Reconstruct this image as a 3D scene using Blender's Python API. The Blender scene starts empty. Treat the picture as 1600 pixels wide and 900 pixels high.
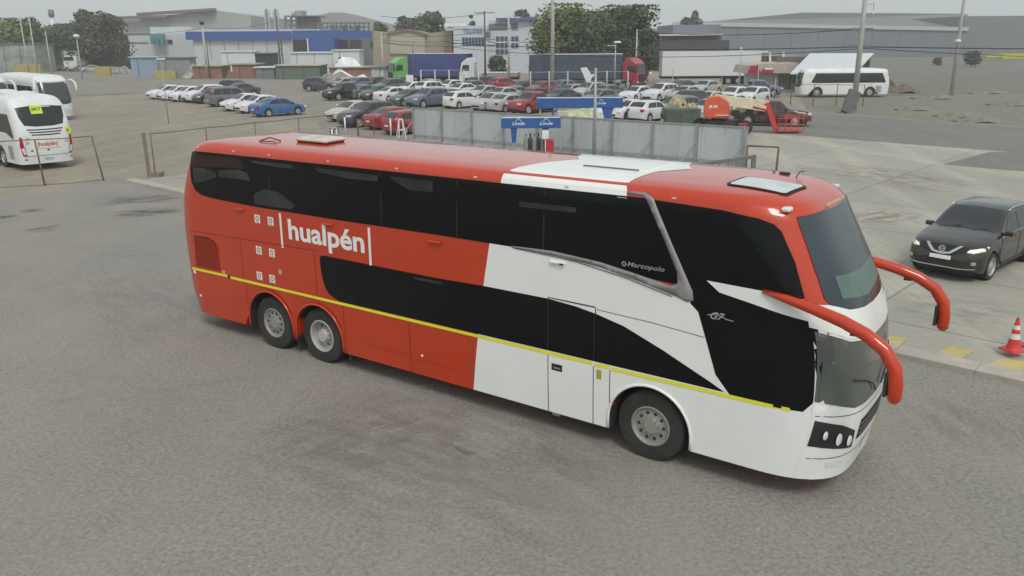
import bpy, bmesh, math, random
from mathutils import Vector, Matrix, noise
from mathutils.geometry import delaunay_2d_cdt
random.seed(7)
R = math.radians
scene = bpy.context.scene
COL = scene.collection
# ------------------------------------------------------------------ camera
FPX, PITCH, ROLL, CH = 1318.0, 0.284, 0.006, 5.743
cam_d = bpy.data.cameras.new('camera'); cam = bpy.data.objects.new('camera', cam_d); COL.objects.link(cam)
cam_d.sensor_width = 36; cam_d.lens = 36 * FPX / 1600; cam_d.clip_end = 5000; cam_d.clip_start = 0.1
_r = Vector((1, 0, 0)); _f = Vector((0, math.cos(PITCH), -math.sin(PITCH))); _u = Vector((0, math.sin(PITCH), math.cos(PITCH)))
_r2 = _r * math.cos(ROLL) - _u * math.sin(ROLL); _u2 = _r * math.sin(ROLL) + _u * math.cos(ROLL)
M = Matrix((_r2, _u2, -_f)).transposed().to_4x4(); M.translation = (0, 0, CH)
cam.matrix_world = M
scene.camera = cam
# ------------------------------------------------------------------ light
w = bpy.data.worlds.new('World'); scene.world = w; w.use_nodes = True
nt = w.node_tree; nt.nodes.clear()
sky = nt.nodes.new('ShaderNodeTexSky'); sky.sky_type = 'NISHITA'; sky.sun_disc = False
SUN_EL, SUN_AZ = 50.0, 166.0
sky.sun_elevation = R(SUN_EL); sky.sun_rotation = R(SUN_AZ); sky.dust_density = 4.0; sky.air_density = 1.0; sky.ozone_density = 1.0
hs = nt.nodes.new('ShaderNodeHueSaturation'); hs.inputs['Saturation'].default_value = 0.22
mx = nt.nodes.new('ShaderNodeMix'); mx.data_type = 'RGBA'; mx.inputs[0].default_value = 0.62
mx.inputs[7].default_value = (6.8, 7.5, 7.65, 1)      # even grey cloud deck over the clear-sky gradient
bg = nt.nodes.new('ShaderNodeBackground'); bg.inputs['Strength'].default_value = 0.078
ow = nt.nodes.new('ShaderNodeOutputWorld')
nt.links.new(sky.outputs[0], hs.inputs['Color']); nt.links.new(hs.outputs[0], mx.inputs[6]); nt.links.new(mx.outputs[2], bg.inputs[0]); nt.links.new(bg.outputs[0], ow.inputs[0])
sd = bpy.data.lights.new('sun', 'SUN'); sd.energy = 1.0; sd.angle = R(18); sd.color = (1, 0.96, 0.9)
so = bpy.data.objects.new('sun', sd); COL.objects.link(so)
sdir = Vector((math.sin(R(SUN_AZ)) * math.cos(R(SUN_EL)), math.cos(R(SUN_AZ)) * math.cos(R(SUN_EL)), math.sin(R(SUN_EL))))
so.rotation_euler = (-sdir).to_track_quat('-Z', 'Y').to_euler()
scene.view_settings.view_transform = 'Standard'; scene.view_settings.look = 'None'; scene.view_settings.exposure = 0.5; scene.view_settings.gamma = 1.0
scene.cycles.max_bounces = 6; scene.cycles.volume_bounces = 2; scene.cycles.use_denoising = True
scene.cycles.volume_step_rate = 10
# ------------------------------------------------------------------ helpers: survey of the place
def ray(u, v):
    c, s = math.cos(ROLL), math.sin(ROLL); a, b = u - 800, 450 - v
    U = c * a + s * b; V = -s * a + c * b
    return Vector((U / FPX, math.cos(PITCH) + math.sin(PITCH) * V / FPX, -math.sin(PITCH) + math.cos(PITCH) * V / FPX))
def G(u, v, z=0.0):
    d = ray(u, v); t = (z - CH) / d.z; p = Vector((0, 0, CH)) + d * t; return p
def at(u, v, Y):
    d = ray(u, v); return Vector((0, 0, CH)) + d * (Y / d.y)
# ------------------------------------------------------------------ materials
MATS = {}
def S(h):       # colour of the thing itself, given as a measured sRGB triple
    out = []
    for c in h:
        c = c / 255.0; out.append(c / 12.92 if c <= 0.04045 else ((c + 0.055) / 1.055) ** 2.4)
    return tuple(out)
def mat(name, col, rough=0.6, metal=0.0, var=0.12, scale=3.0, coat=0.0, spec=0.5, emit=0.0, bump=0.0, bscale=40.0, dirt=0.0, dirtcol=(0.25, 0.21, 0.17)):
    if name in MATS: return MATS[name]
    m = bpy.data.materials.new(name); m.use_nodes = True; n = m.node_tree; b = n.nodes['Principled BSDF']
    b.inputs['Roughness'].default_value = rough; b.inputs['Metallic'].default_value = metal
    b.inputs['Specular IOR Level'].default_value = spec; b.inputs['Coat Weight'].default_value = coat; b.inputs['Coat Roughness'].default_value = 0.06
    tc = n.nodes.new('ShaderNodeTexCoord')
    nz = n.nodes.new('ShaderNodeTexNoise'); nz.inputs['Scale'].default_value = scale; nz.inputs['Detail'].default_value = 5
    n.links.new(tc.outputs['Object'], nz.inputs['Vector'])
    mr = n.nodes.new('ShaderNodeMapRange'); mr.inputs[1].default_value = 0.3; mr.inputs[2].default_value = 0.7
    mr.inputs[3].default_value = 1 - var; mr.inputs[4].default_value = 1 + var
    n.links.new(nz.outputs['Fac'], mr.inputs[0])
    mul = n.nodes.new('ShaderNodeVectorMath'); mul.operation = 'SCALE'; mul.inputs[0].default_value = col[:3]
    n.links.new(mr.outputs[0], mul.inputs['Scale'])
    last = mul.outputs[0]
    if dirt > 0:
        n2 = n.nodes.new('ShaderNodeTexNoise'); n2.inputs['Scale'].default_value = 1.7; n2.inputs['Detail'].default_value = 8; n2.inputs['Roughness'].default_value = 0.65
        n.links.new(tc.outputs['Object'], n2.inputs['Vector'])
        r2 = n.nodes.new('ShaderNodeMapRange'); r2.inputs[1].default_value = 0.42; r2.inputs[2].default_value = 0.75; r2.inputs[3].default_value = 0; r2.inputs[4].default_value = dirt
        n.links.new(n2.outputs['Fac'], r2.inputs[0])
        mm = n.nodes.new('ShaderNodeMix'); mm.data_type = 'RGBA'; mm.inputs[7].default_value = (*dirtcol, 1)
        n.links.new(r2.outputs[0], mm.inputs[0]); n.links.new(last, mm.inputs[6]); last = mm.outputs[2]
        ra = n.nodes.new('ShaderNodeMath'); ra.operation = 'MULTIPLY_ADD'; ra.inputs[1].default_value = 0.5; ra.inputs[2].default_value = rough
        n.links.new(r2.outputs[0], ra.inputs[0]); n.links.new(ra.outputs[0], b.inputs['Roughness'])
    n.links.new(last, b.inputs['Base Color'])
    if bump > 0:
        n3 = n.nodes.new('ShaderNodeTexNoise'); n3.inputs['Scale'].default_value = bscale; n3.inputs['Detail'].default_value = 6
        n.links.new(tc.outputs['Object'], n3.inputs['Vector'])
        bp = n.nodes.new('ShaderNodeBump'); bp.inputs['Strength'].default_value = bump; bp.inputs['Distance'].default_value = 0.02
        n.links.new(n3.outputs['Fac'], bp.inputs['Height']); n.links.new(bp.outputs[0], b.inputs['Normal'])
    if emit > 0:
        b.inputs['Emission Color'].default_value = (*col[:3], 1); b.inputs['Emission Strength'].default_value = emit
    MATS[name] = m; return m
def stripes(m, axis, freq, depth=0.25, bump=0.6):
    """corrugated sheet: relief waves across a material, along one object axis"""
    n = m.node_tree; b = n.nodes['Principled BSDF']
    tc = n.nodes.new('ShaderNodeTexCoord'); wv = n.nodes.new('ShaderNodeTexWave'); wv.bands_direction = axis; wv.inputs['Scale'].default_value = freq
    n.links.new(tc.outputs['Object'], wv.inputs['Vector'])
    bp = n.nodes.new('ShaderNodeBump'); bp.inputs['Strength'].default_value = bump; bp.inputs['Distance'].default_value = 0.05
    n.links.new(wv.outputs['Fac'], bp.inputs['Height']); n.links.new(bp.outputs[0], b.inputs['Normal'])
    return m
def paint(name, col, rough=0.28): return mat('paint_' + name, col, rough, 0.0, 0.05, 2.0, coat=0.35, dirt=0.28)
GLASS = mat('car_glass', (0.025, 0.032, 0.036), 0.06, var=0.1, spec=0.6)
RUBBER = mat('rubber', (0.022, 0.021, 0.02), 0.85, var=0.25, scale=20, dirt=0.35, dirtcol=(0.12, 0.11, 0.1))
STEEL = mat('wheel_steel', (0.42, 0.42, 0.41), 0.45, 0.4, dirt=0.4)
BLACKP = mat('black_plastic', (0.02, 0.02, 0.022), 0.5)
GALV = mat('galvanised', (0.36, 0.37, 0.37), 0.5, 0.5, dirt=0.2)
RUST = mat('rusty_steel', (0.16, 0.12, 0.09), 0.8, 0.1, var=0.35, scale=12)
WHITE = mat('white_paint', (0.72, 0.74, 0.74), 0.35, var=0.04, dirt=0.18)
PLATE = mat('plate_white', (0.7, 0.7, 0.68), 0.5)
LAMP_R = mat('red_lens', (0.35, 0.012, 0.015), 0.2)
LAMP_W = mat('clear_lens', (0.7, 0.72, 0.72), 0.15)
WOODG = mat('weathered_wood', (0.2, 0.17, 0.13), 0.9, var=0.3, scale=14)
CONC = mat('concrete', (0.36, 0.34, 0.31), 0.9, var=0.15, scale=2.2, bump=0.3, dirt=0.25)
# ------------------------------------------------------------------ mesh builder
class MB:
    def __init__(s): s.v = []; s.f = []
    def add(s, vs, fs):
        o = len(s.v); s.v += [tuple(p) for p in vs]; s.f += [tuple(i + o for i in f) for f in fs]; return s
    def box(s, x0, x1, y0, y1, z0, z1, rot=None, org=(0, 0, 0)):
        vs = [(x, y, z) for z in (z0, z1) for y in (y0, y1) for x in (x0, x1)]
        if rot is not None: vs = [tuple(rot @ Vector(p) + Vector(org)) for p in vs]
        return s.add(vs, [(0, 2, 3, 1), (4, 5, 7, 6), (0, 1, 5, 4), (2, 6, 7, 3), (0, 4, 6, 2), (1, 3, 7, 5)])
    def bar(s, a, b, w, h=None, up=(0, 0, 1)):
        a = Vector(a); b = Vector(b); h = h or w; d = (b - a); L = d.length; d.normalize()
        upv = Vector(up)
        if abs(d.dot(upv)) > 0.98: upv = Vector((1, 0, 0))
        x = d.cross(upv).normalized(); y = x.cross(d).normalized()
        vs = []
        for p in (a, b):
            for sx, sy in ((-1, -1), (1, -1), (1, 1), (-1, 1)): vs.append(p + x * sx * w / 2 + y * sy * h / 2)
        return s.add(vs, [(0, 1, 2, 3), (7, 6, 5, 4), (0, 4, 5, 1), (1, 5, 6, 2), (2, 6, 7, 3), (3, 7, 4, 0)])
    def tube(s, pts, r, n=8, cap=True):
        pts = [Vector(p) for p in pts]; rs = r if isinstance(r, (list, tuple)) else [r] * len(pts)
        o = len(s.v); prev = None
        for i, p in enumerate(pts):
            d = (pts[min(i + 1, len(pts) - 1)] - pts[max(i - 1, 0)]).normalized()
            if prev is None:
                up = Vector((0, 0, 1)) if abs(d.z) < 0.95 else Vector((1, 0, 0)); x = d.cross(up).normalized()
            else:
                x = (prev - d * prev.dot(d)).normalized()
            y = x.cross(d); prev = x
            for k in range(n):
                a = 2 * math.pi * k / n; s.v.append(tuple(p + (x * math.cos(a) + y * math.sin(a)) * rs[i]))
        for i in range(len(pts) - 1):
            for k in range(n):
                a = o + i * n + k; b = o + i * n + (k + 1) % n; s.f.append((a, b, b + n, a + n))
        if cap:
            s.f.append(tuple(o + k for k in range(n))[::-1]); s.f.append(tuple(o + (len(pts) - 1) * n + k for k in range(n)))
        return s
    def lathe(s, prof, n=28, axis='Y', org=(0, 0, 0)):
        o = len(s.v); k = len(prof)
        for i in range(n):
            a = 2 * math.pi * i / n; c, q = math.cos(a), math.sin(a)
            for r, h in prof:
                p = (r * c, h, r * q) if axis == 'Y' else (r * c, r * q, h)
                s.v.append((p[0] + org[0], p[1] + org[1], p[2] + org[2]))
        for i in range(n):
            j = (i + 1) % n
            for m in range(k - 1): s.f.append((o + i * k + m, o + j * k + m, o + j * k + m + 1, o + i * k + m + 1))
        return s
    def prism(s, poly, fn0, fn1):
        n = len(poly); a = [fn0(p) for p in poly]; b = [fn1(p) for p in poly]
        return s.add(a + b, [tuple(range(n))[::-1], tuple(range(n, 2 * n))] + [(i, (i + 1) % n, n + (i + 1) % n, n + i) for i in range(n)])
    def build(s, name, m, parent=None, smooth=False, angle=None, bevel=0.0):
        me = bpy.data.meshes.new(name); me.from_pydata(s.v, [], s.f)
        bm = bmesh.new(); bm.from_mesh(me); bmesh.ops.recalc_face_normals(bm, faces=bm.faces); bm.to_mesh(me); bm.free()
        me.materials.append(m)
        if smooth:
            me.polygons.foreach_set('use_smooth', [True] * len(me.polygons))
            if angle: 
                try: me.set_sharp_from_angle(angle=R(angle))
                except Exception: pass
        o = bpy.data.objects.new(name, me); COL.objects.link(o)
        if parent is not None: o.parent = parent
        if bevel > 0:
            bv = o.modifiers.new('bevel', 'BEVEL'); bv.width = bevel; bv.segments = 2; bv.limit_method = 'ANGLE'; bv.angle_limit = R(40)
        return o
def thing(name, label, cat, loc=(0, 0, 0), rz=0.0, group=None):
    o = bpy.data.objects.new(name, None); COL.objects.link(o); o.location = loc; o.rotation_euler = (0, 0, rz)
    o.empty_display_size = 0.3
    o['label'] = label; o['category'] = cat
    if group: o['group'] = group
    return o
def tag(o, label, cat, group=None):
    o['label'] = label; o['category'] = cat
    if group: o['group'] = group
    return o
def struct(o): o['kind'] = 'structure'; return o
def copy_tree(o, parent=None):
    c = o.copy(); COL.objects.link(c)
    if parent is not None: c.parent = parent
    for ch in list(o.children): copy_tree(ch, c)
    return c
def text_pts(body, bold=0.0, shear=0.0):
    cu = bpy.data.curves.new('lettering', 'FONT'); cu.body = body; cu.size = 1.0; cu.offset = bold; cu.shear = shear; cu.resolution_u = 4
    o = bpy.data.objects.new('lettering', cu); COL.objects.link(o)
    dg = bpy.context.evaluated_depsgraph_get(); me = bpy.data.meshes.new_from_object(o.evaluated_get(dg))
    vs = [v.co.copy() for v in me.vertices]; fs = [tuple(p.vertices) for p in me.polygons]
    bpy.data.objects.remove(o); bpy.data.curves.remove(cu); bpy.data.meshes.remove(me)
    x0 = min(v.x for v in vs); x1 = max(v.x for v in vs); y0 = min(v.y for v in vs); y1 = max(v.y for v in vs)
    return [((v.x - x0) / (x1 - x0), (v.y - y0) / (y1 - y0)) for v in vs], fs
def lettering(name, body, m, fn, parent, bold=0.0, shear=0.0):
    """fn maps (0..1, 0..1) over the text's own box to a 3D point"""
    p, f = text_pts(body, bold, shear); b = MB(); b.add([fn(a, c) for a, c in p], f)
    return b.build(name, m, parent)
# ------------------------------------------------------------------ ground
def ground_mat(name, c1, c2, c3, s1=0.25, fine=9.0, rough=0.95, bump=0.5, marks=0.0, joints=None, speck=0.25):
    m = bpy.data.materials.new(name); m.use_nodes = True; n = m.node_tree; b = n.nodes['Principled BSDF']; b.inputs['Roughness'].default_value = rough
    b.inputs['Specular IOR Level'].default_value = 0.25
    L = n.links.new; tc = n.nodes.new('ShaderNodeTexCoord')
    def nz(scale, det=6, r=0.6, vec=None):
        q = n.nodes.new('ShaderNodeTexNoise'); q.inputs['Scale'].default_value = scale; q.inputs['Detail'].default_value = det; q.inputs['Roughness'].default_value = r
        L(vec or tc.outputs['Object'], q.inputs['Vector']); return q.outputs['Fac']
    def rng(i, a, bb, c=0, d=1):
        q = n.nodes.new('ShaderNodeMapRange'); q.inputs[1].default_value = a; q.inputs[2].default_value = bb; q.inputs[3].default_value = c; q.inputs[4].default_value = d; L(i, q.inputs[0]); return q.outputs[0]
    def mix(f, a, bb, mode='MIX'):
        q = n.nodes.new('ShaderNodeMix'); q.data_type = 'RGBA'; q.blend_type = mode
        if isinstance(f, float): q.inputs[0].default_value = f
        else: L(f, q.inputs[0])
        for i, x in ((6, a), (7, bb)):
            if isinstance(x, tuple): q.inputs[i].default_value = (*x, 1)
            else: L(x, q.inputs[i])
        return q.outputs[2]
    col = mix(rng(nz(s1, 8), 0.36, 0.64), c1, c2)
    col = mix(rng(nz(s1 * 3.7, 8, 0.7), 0.48, 0.75, 0, 0.8), col, c3)
    f1 = nz(fine, 8, 0.75); 
    col = mix(rng(f1, 0.3, 0.7, 0.0, 1.0), mix(speck, col, (0.0, 0.0, 0.0)), mix(speck * 0.7, col, (1.0, 1.0, 1.0)))
    vo = n.nodes.new('ShaderNodeTexVoronoi'); vo.inputs['Scale'].default_value = fine * 2.2; L(tc.outputs['Object'], vo.inputs['Vector'])
    col = mix(rng(vo.outputs['Distance'], 0.05, 0.35, 0.35, 0.0), col, mix(0.5, col, vo.outputs['Color'], 'OVERLAY'))
    if marks > 0:   # wheel tracks rolled into the surface: long soft arcs
        for (rot, fr, off, dist) in ((0.45, 0.11, 1.3, 5.0), (-0.9, 0.07, 4.1, 7.0)):
            mp = n.nodes.new('ShaderNodeMapping'); mp.inputs['Rotation'].default_value = (0, 0, rot); mp.inputs['Location'].default_value = (off, 0, 0); mp.inputs['Scale'].default_value = (1, 0.35, 1)
            L(tc.outputs['Object'], mp.inputs['Vector'])
            wv = n.nodes.new('ShaderNodeTexWave'); wv.inputs['Scale'].default_value = fr; wv.inputs['Distortion'].default_value = dist; wv.inputs['Detail'].default_value = 3; wv.inputs['Detail Scale'].default_value = 0.6
            L(mp.outputs[0], wv.inputs['Vector'])
            mp2 = n.nodes.new('ShaderNodeMapping'); mp2.inputs['Rotation'].default_value = (0, 0, rot); mp2.inputs['Scale'].default_value = (3.0, 0.25, 1); L(tc.outputs['Object'], mp2.inputs['Vector'])
            fine_s = rng(nz(1.5, 6, 0.7, mp2.outputs[0]), 0.35, 0.65)
            a = rng(wv.outputs['Fac'], 0.72, 1.0, 0, marks)
            mm = n.nodes.new('ShaderNodeMath'); mm.operation = 'MULTIPLY'; L(a, mm.inputs[0]); L(fine_s, mm.inputs[1])
            col = mix(mm.outputs[0], col, tuple(min(1, x * 1.45) for x in c1))
        dk = rng(nz(0.55, 5, 0.5), 0.68, 0.80, 0, marks * 0.5); pass
    if joints:
        ang, bw, bh = joints
        mp = n.nodes.new('ShaderNodeMapping'); mp.vector_type = 'TEXTURE'; mp.inputs['Rotation'].default_value = (0, 0, ang); L(tc.outputs['Object'], mp.inputs['Vector'])
        br = n.nodes.new('ShaderNodeTexBrick'); br.offset = 0.0; br.inputs['Scale'].default_value = 1.0; br.inputs['Mortar Size'].default_value = 0.03; br.inputs['Brick Width'].default_value = bw; br.inputs['Row Height'].default_value = bh
        br.inputs['Color1'].default_value = (1, 1, 1, 1); br.inputs['Color2'].default_value = (0.9, 0.9, 0.9, 1); br.inputs['Mortar'].default_value = (0.55, 0.52, 0.5, 1)
        L(mp.outputs[0], br.inputs['Vector']); col = mix(0.9, col, br.outputs['Color'], 'MULTIPLY')
    L(col, b.inputs['Base Color'])
    bp = n.nodes.new('ShaderNodeBump'); bp.inputs['Strength'].default_value = bump; bp.inputs['Distance'].default_value = 0.03; L(f1, bp.inputs['Height']); L(bp.outputs[0], b.inputs['Normal'])
    return m
def sheet(name, pts, z, m, cuts=0):
    b = MB(); b.add([(p[0], p[1], z) for p in pts], [tuple(range(len(pts)))])
    return struct(b.build(name, m))
DIRT = ground_mat('dirt', (0.262, 0.225, 0.172), (0.225, 0.198, 0.155), (0.30, 0.262, 0.205), 0.05, 1.6, marks=0.5, speck=0.12)
GRAVEL = ground_mat('gravel', (0.226, 0.206, 0.171), (0.195, 0.181, 0.156), (0.262, 0.23, 0.182), 0.11, 16.0, marks=0.33, speck=0.26, bump=0.45)
KANG = math.atan2(36.3 - 13.4, -16.6 - 8.8)
APRON = ground_mat('apron_concrete', (0.37, 0.35, 0.295), (0.325, 0.315, 0.275), (0.41, 0.375, 0.305), 0.09, 5.0, marks=0.5, joints=(KANG, 6.0, 4.5), speck=0.08, bump=0.15)
ASPH = ground_mat('asphalt', (0.175, 0.172, 0.152), (0.15, 0.148, 0.135), (0.20, 0.192, 0.17), 0.07, 7.0, marks=0.3, speck=0.12, bump=0.3)
LOTM = ground_mat('worn_asphalt', (0.225, 0.205, 0.17), (0.19, 0.178, 0.15), (0.26, 0.235, 0.19), 0.06, 5.0, marks=0.4, speck=0.12, bump=0.3)
VERGE = ground_mat('verge_earth', (0.18, 0.162, 0.118), (0.145, 0.14, 0.095), (0.21, 0.182, 0.137), 0.12, 2.5, speck=0.2)
sheet('ground', [(-750, -50), (750, -50), (750, 790), (-750, 790)], 0.0, DIRT)
k0, k1 = Vector((-16.6, 36.3)), Vector((8.8, 13.4)); kd = (k1 - k0).normalized(); kn = Vector((-kd.y, kd.x))   # kn points away from the camera side
def kp(t, n): p = k0 + kd * t + kn * n; return (p.x, p.y)
fa = G(0, 312); fb_ = G(100, 296)
sheet('gravel_yard', [kp(0.3, 0), kp(75, 0), (60, -50), (-80, -50), (-80, 20), (G(-120, 330).x, G(-120, 330).y), (fa.x, fa.y), (fb_.x, fb_.y), (G(150, 287).x, G(150, 287).y)], 0.006, GRAVEL)
ap = [kp(0, 0.45), kp(70, 0.45), (90, 38), G(1900, 258), G(1600, 239), G(1400, 224), G(1250, 212), G(1160, 206), (2, 52), (-6, 52.5), (-9.0, 48)]
sheet('apron', [(p[0], p[1]) for p in ap], 0.006, APRON)
rd = [G(1160, 206), G(1250, 212), G(1400, 224), G(1600, 239), G(1900, 258), (160, 42), (190, 70), G(1900, 214), G(1600, 200), G(1450, 190), G(1340, 181), G(1265, 178), G(1200, 176), G(1100, 182)]
sheet('road', [(p[0], p[1]) for p in rd], 0.010, ASPH)
sheet('asphalt_patch', [(p[0], p[1]) for p in (G(1474, 257), G(1545, 238), G(1720, 236), G(1720, 276), G(1600, 268))], 0.014, ASPH)
lot = [G(470, 152), G(560, 128), G(800, 128), G(1200, 140), G(1262, 178), G(1160, 206), (2, 52), (-6, 52.5), (-9, 49), G(500, 200)]
sheet('parking_lot', [(p[0], p[1]) for p in lot], 0.005, LOTM)
fr = [G(-200, 116), G(500, 108), G(560, 127), G(470, 150), G(330, 142), G(200, 146), G(100, 155), G(-200, 165)]
sheet('far_road', [(p[0], p[1]) for p in fr], 0.005, LOTM)
FIELD = ground_mat('field_earth', (0.150, 0.142, 0.112), (0.125, 0.122, 0.092), (0.19, 0.17, 0.135), 0.035, 1.2, marks=0.5, speck=0.15)
fd_ = [G(1335, 152), G(1600, 146), G(1900, 150), G(2300, 88), G(1700, 84), G(1290, 84)]
sheet('field', [(p[0], p[1]) for p in fd_], 0.004, FIELD)
vg = [G(1262, 176), G(1340, 179), G(1450, 188), G(1600, 197), G(1900, 210), G(1900, 150), G(1600, 146), G(1400, 152), G(1250, 152)]
sheet('verge', [(p[0], p[1]) for p in vg], 0.005, VERGE)
kb = MB(); n0 = 40
for i in range(n0):                       # kerb stones with narrow gaps
    t0 = i * 1.4 - 0.2; a, b_, c, d_ = kp(t0, 0), kp(t0 + 1.39, 0), kp(t0 + 1.39, 0.45), kp(t0, 0.45)
    kb.add([(*a, 0), (*b_, 0), (*c, 0), (*d_, 0), (*a, 0.10), (*b_, 0.10), (*c, 0.115), (*d_, 0.115)], [(0, 1, 5, 4), (1, 2, 6, 5), (2, 3, 7, 6), (3, 0, 4, 7), (4, 5, 6, 7)])
struct(kb.build('kerb', mat('kerb_concrete', (0.42, 0.385, 0.33), 0.9, var=0.15, scale=1.5, dirt=0.4)))
YEL = mat('worn_yellow_paint', (0.50, 0.40, 0.13), 0.8, var=0.2, scale=1.2, dirt=0.75, dirtcol=(0.4, 0.37, 0.32))
ym = MB()
for q in ([(1488, 541), (1524, 548), (1494, 566), (1455, 556)], [(1520, 583), (1562, 561), (1606, 566), (1600, 580), (1563, 594)], [(1392, 525), (1418, 530), (1400, 545), (1370, 538)], [(1640, 590), (1680, 570), (1740, 580), (1690, 612)]):
    P = [G(*p) for p in q]; ym.add([(p.x, p.y, 0.014) for p in P], [tuple(range(len(P)))])
struct(ym.build('painted_marking', YEL))
# stains and worn tracks on the yard surface
def stain(a, c, wid, col, amt, seed, curve=0.0, noise_s=3.0):
    pa, pc = G(*a), G(*c); d = pc - pa; L = d.length; ang = math.atan2(d.y, d.x); n = 16; b = MB()
    for i in range(n + 1):
        x = L * (i / n - .5); y = curve * L * (1 - (2 * i / n - 1) ** 2); b.v += [(x, y - wid / 2, 0), (x, y + wid / 2, 0)]
    b.f = [(2 * i, 2 * i + 2, 2 * i + 3, 2 * i + 1) for i in range(n)]
    m = bpy.data.materials.new('ground_stain'); m.use_nodes = True; t = m.node_tree; bs = t.nodes['Principled BSDF']; bs.inputs['Base Color'].default_value = (*col, 1); bs.inputs['Roughness'].default_value = .9; bs.inputs['Specular IOR Level'].default_value = .2
    uvl = []
    o = b.build('ground_stain', m); me = o.data; uv = me.uv_layers.new(name='UVMap')
    for lp in me.loops: vi = lp.vertex_index; uv.data[lp.index].uv = ((vi // 2) / n, vi % 2)
    tc = t.nodes.new('ShaderNodeTexCoord'); sp = t.nodes.new('ShaderNodeSeparateXYZ'); t.links.new(tc.outputs['UV'], sp.inputs[0])
    def para(sock):
        m1 = t.nodes.new('ShaderNodeMath'); m1.operation = 'SUBTRACT'; m1.inputs[0].default_value = 1; t.links.new(sock, m1.inputs[1])
        m2 = t.nodes.new('ShaderNodeMath'); m2.operation = 'MULTIPLY'; t.links.new(sock, m2.inputs[0]); t.links.new(m1.outputs[0], m2.inputs[1])
        m3 = t.nodes.new('ShaderNodeMath'); m3.operation = 'MULTIPLY'; m3.inputs[1].default_value = 4; t.links.new(m2.outputs[0], m3.inputs[0]); return m3.outputs[0]
    nz = t.nodes.new('ShaderNodeTexNoise'); nz.inputs['Scale'].default_value = noise_s; nz.inputs['Detail'].default_value = 7; nz.inputs['Roughness'].default_value = .65
    mp = t.nodes.new('ShaderNodeMapping'); mp.inputs['Location'].default_value = (seed, seed * 2.1, 0); mp.inputs['Scale'].default_value = (.35, 1, 1); t.links.new(tc.outputs['Object'], mp.inputs[0]); t.links.new(mp.outputs[0], nz.inputs['Vector'])
    rg = t.nodes.new('ShaderNodeMapRange'); rg.inputs[1].default_value = .42; rg.inputs[2].default_value = .62; rg.inputs[4].default_value = amt; t.links.new(nz.outputs['Fac'], rg.inputs[0])
    k1 = t.nodes.new('ShaderNodeMath'); k1.operation = 'MULTIPLY'; t.links.new(para(sp.outputs[0]), k1.inputs[0]); t.links.new(para(sp.outputs[1]), k1.inputs[1])
    k2 = t.nodes.new('ShaderNodeMath'); k2.operation = 'MULTIPLY'; t.links.new(k1.outputs[0], k2.inputs[0]); t.links.new(rg.outputs[0], k2.inputs[1]); t.links.new(k2.outputs[0], bs.inputs['Alpha'])
    o.location = ((pa.x + pc.x) / 2, (pa.y + pc.y) / 2, .010 + .0007 * seed); o.rotation_euler = (0, 0, ang); struct(o)
DK = (.10, .09, .075); BR = (.24, .195, .145); LT_ = (.40, .385, .345)
for i, q in enumerate([((140, 318), (300, 306), 2.2, DK, .6, .0), ((170, 338), (290, 328), 1.6, DK, .75, .02), ((30, 330), (80, 327), 1.0, DK, .9, 0), ((-40, 345), (30, 336), 1.4, DK, .8, 0), ((40, 365), (110, 352), 1.3, DK, .45, .05), ((110, 385), (260, 420), 1.2, LT_, .5, .12), ((0, 640), (420, 590), .35, LT_, .6, .03),
    ((430, 640), (1000, 820), 5.0, BR, .28, .05), ((420, 745), (720, 640), 3.0, BR, .3, .05), ((20, 420), (330, 560), 3.5, DK, .12, .1), ((120, 560), (380, 690), 2.0, LT_, .3, -.1), ((600, 700), (1000, 890), 1.2, LT_, .32, .05), ((800, 660), (960, 760), 2.4, DK, .14, .0),
    ((100, 150), (225, 146), 3.0, DK, .7, .0), ((130, 160), (300, 152), 1.5, LT_, .5, .0), ((1330, 350), (1420, 330), 2.0, BR, .5, 0), ((1250, 260), (1500, 300), 5.0, BR, .4, .1), ((1390, 470), (1600, 500), 3.0, DK, .25, .0), ((1500, 620), (1600, 720), 3.0, BR, .3, .0)]):
    stain(q[0], q[1], q[2], q[3], q[4], i + 1, q[5])
# loose stones in the gravel: beyond counting
st = MB(); rs = random.Random(3)
for i in range(2600):
    if rs.random() < 0.75: px, py = rs.uniform(-14, 10), rs.uniform(6, 16)
    else: px, py = rs.uniform(-22, 2), rs.uniform(12, 32)
    if (Vector((px, py)) - k0).dot(kn) > -0.3: continue
    s_ = rs.uniform(0.006, 0.02) * (1.6 if rs.random() < 0.06 else 1)
    vs = [(px + s_ * rs.uniform(.7, 1.3) * a, py + s_ * rs.uniform(.7, 1.3) * b_, 0.006 + s_ * c) for a, b_, c in ((1, 0, 0), (0, 1, 0), (-1, 0, 0), (0, -1, 0), (0.2, 0.1, .8))]
    st.add(vs, [(0, 1, 4), (1, 2, 4), (2, 3, 4), (3, 0, 4)])
o = st.build('loose_stones', mat('stone', (0.27, 0.255, 0.23), 0.9, var=0.4, scale=0.8)); o['kind'] = 'stuff'; o['label'] = 'small loose stones scattered over the grey gravel yard'; o['category'] = 'stones'
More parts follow.
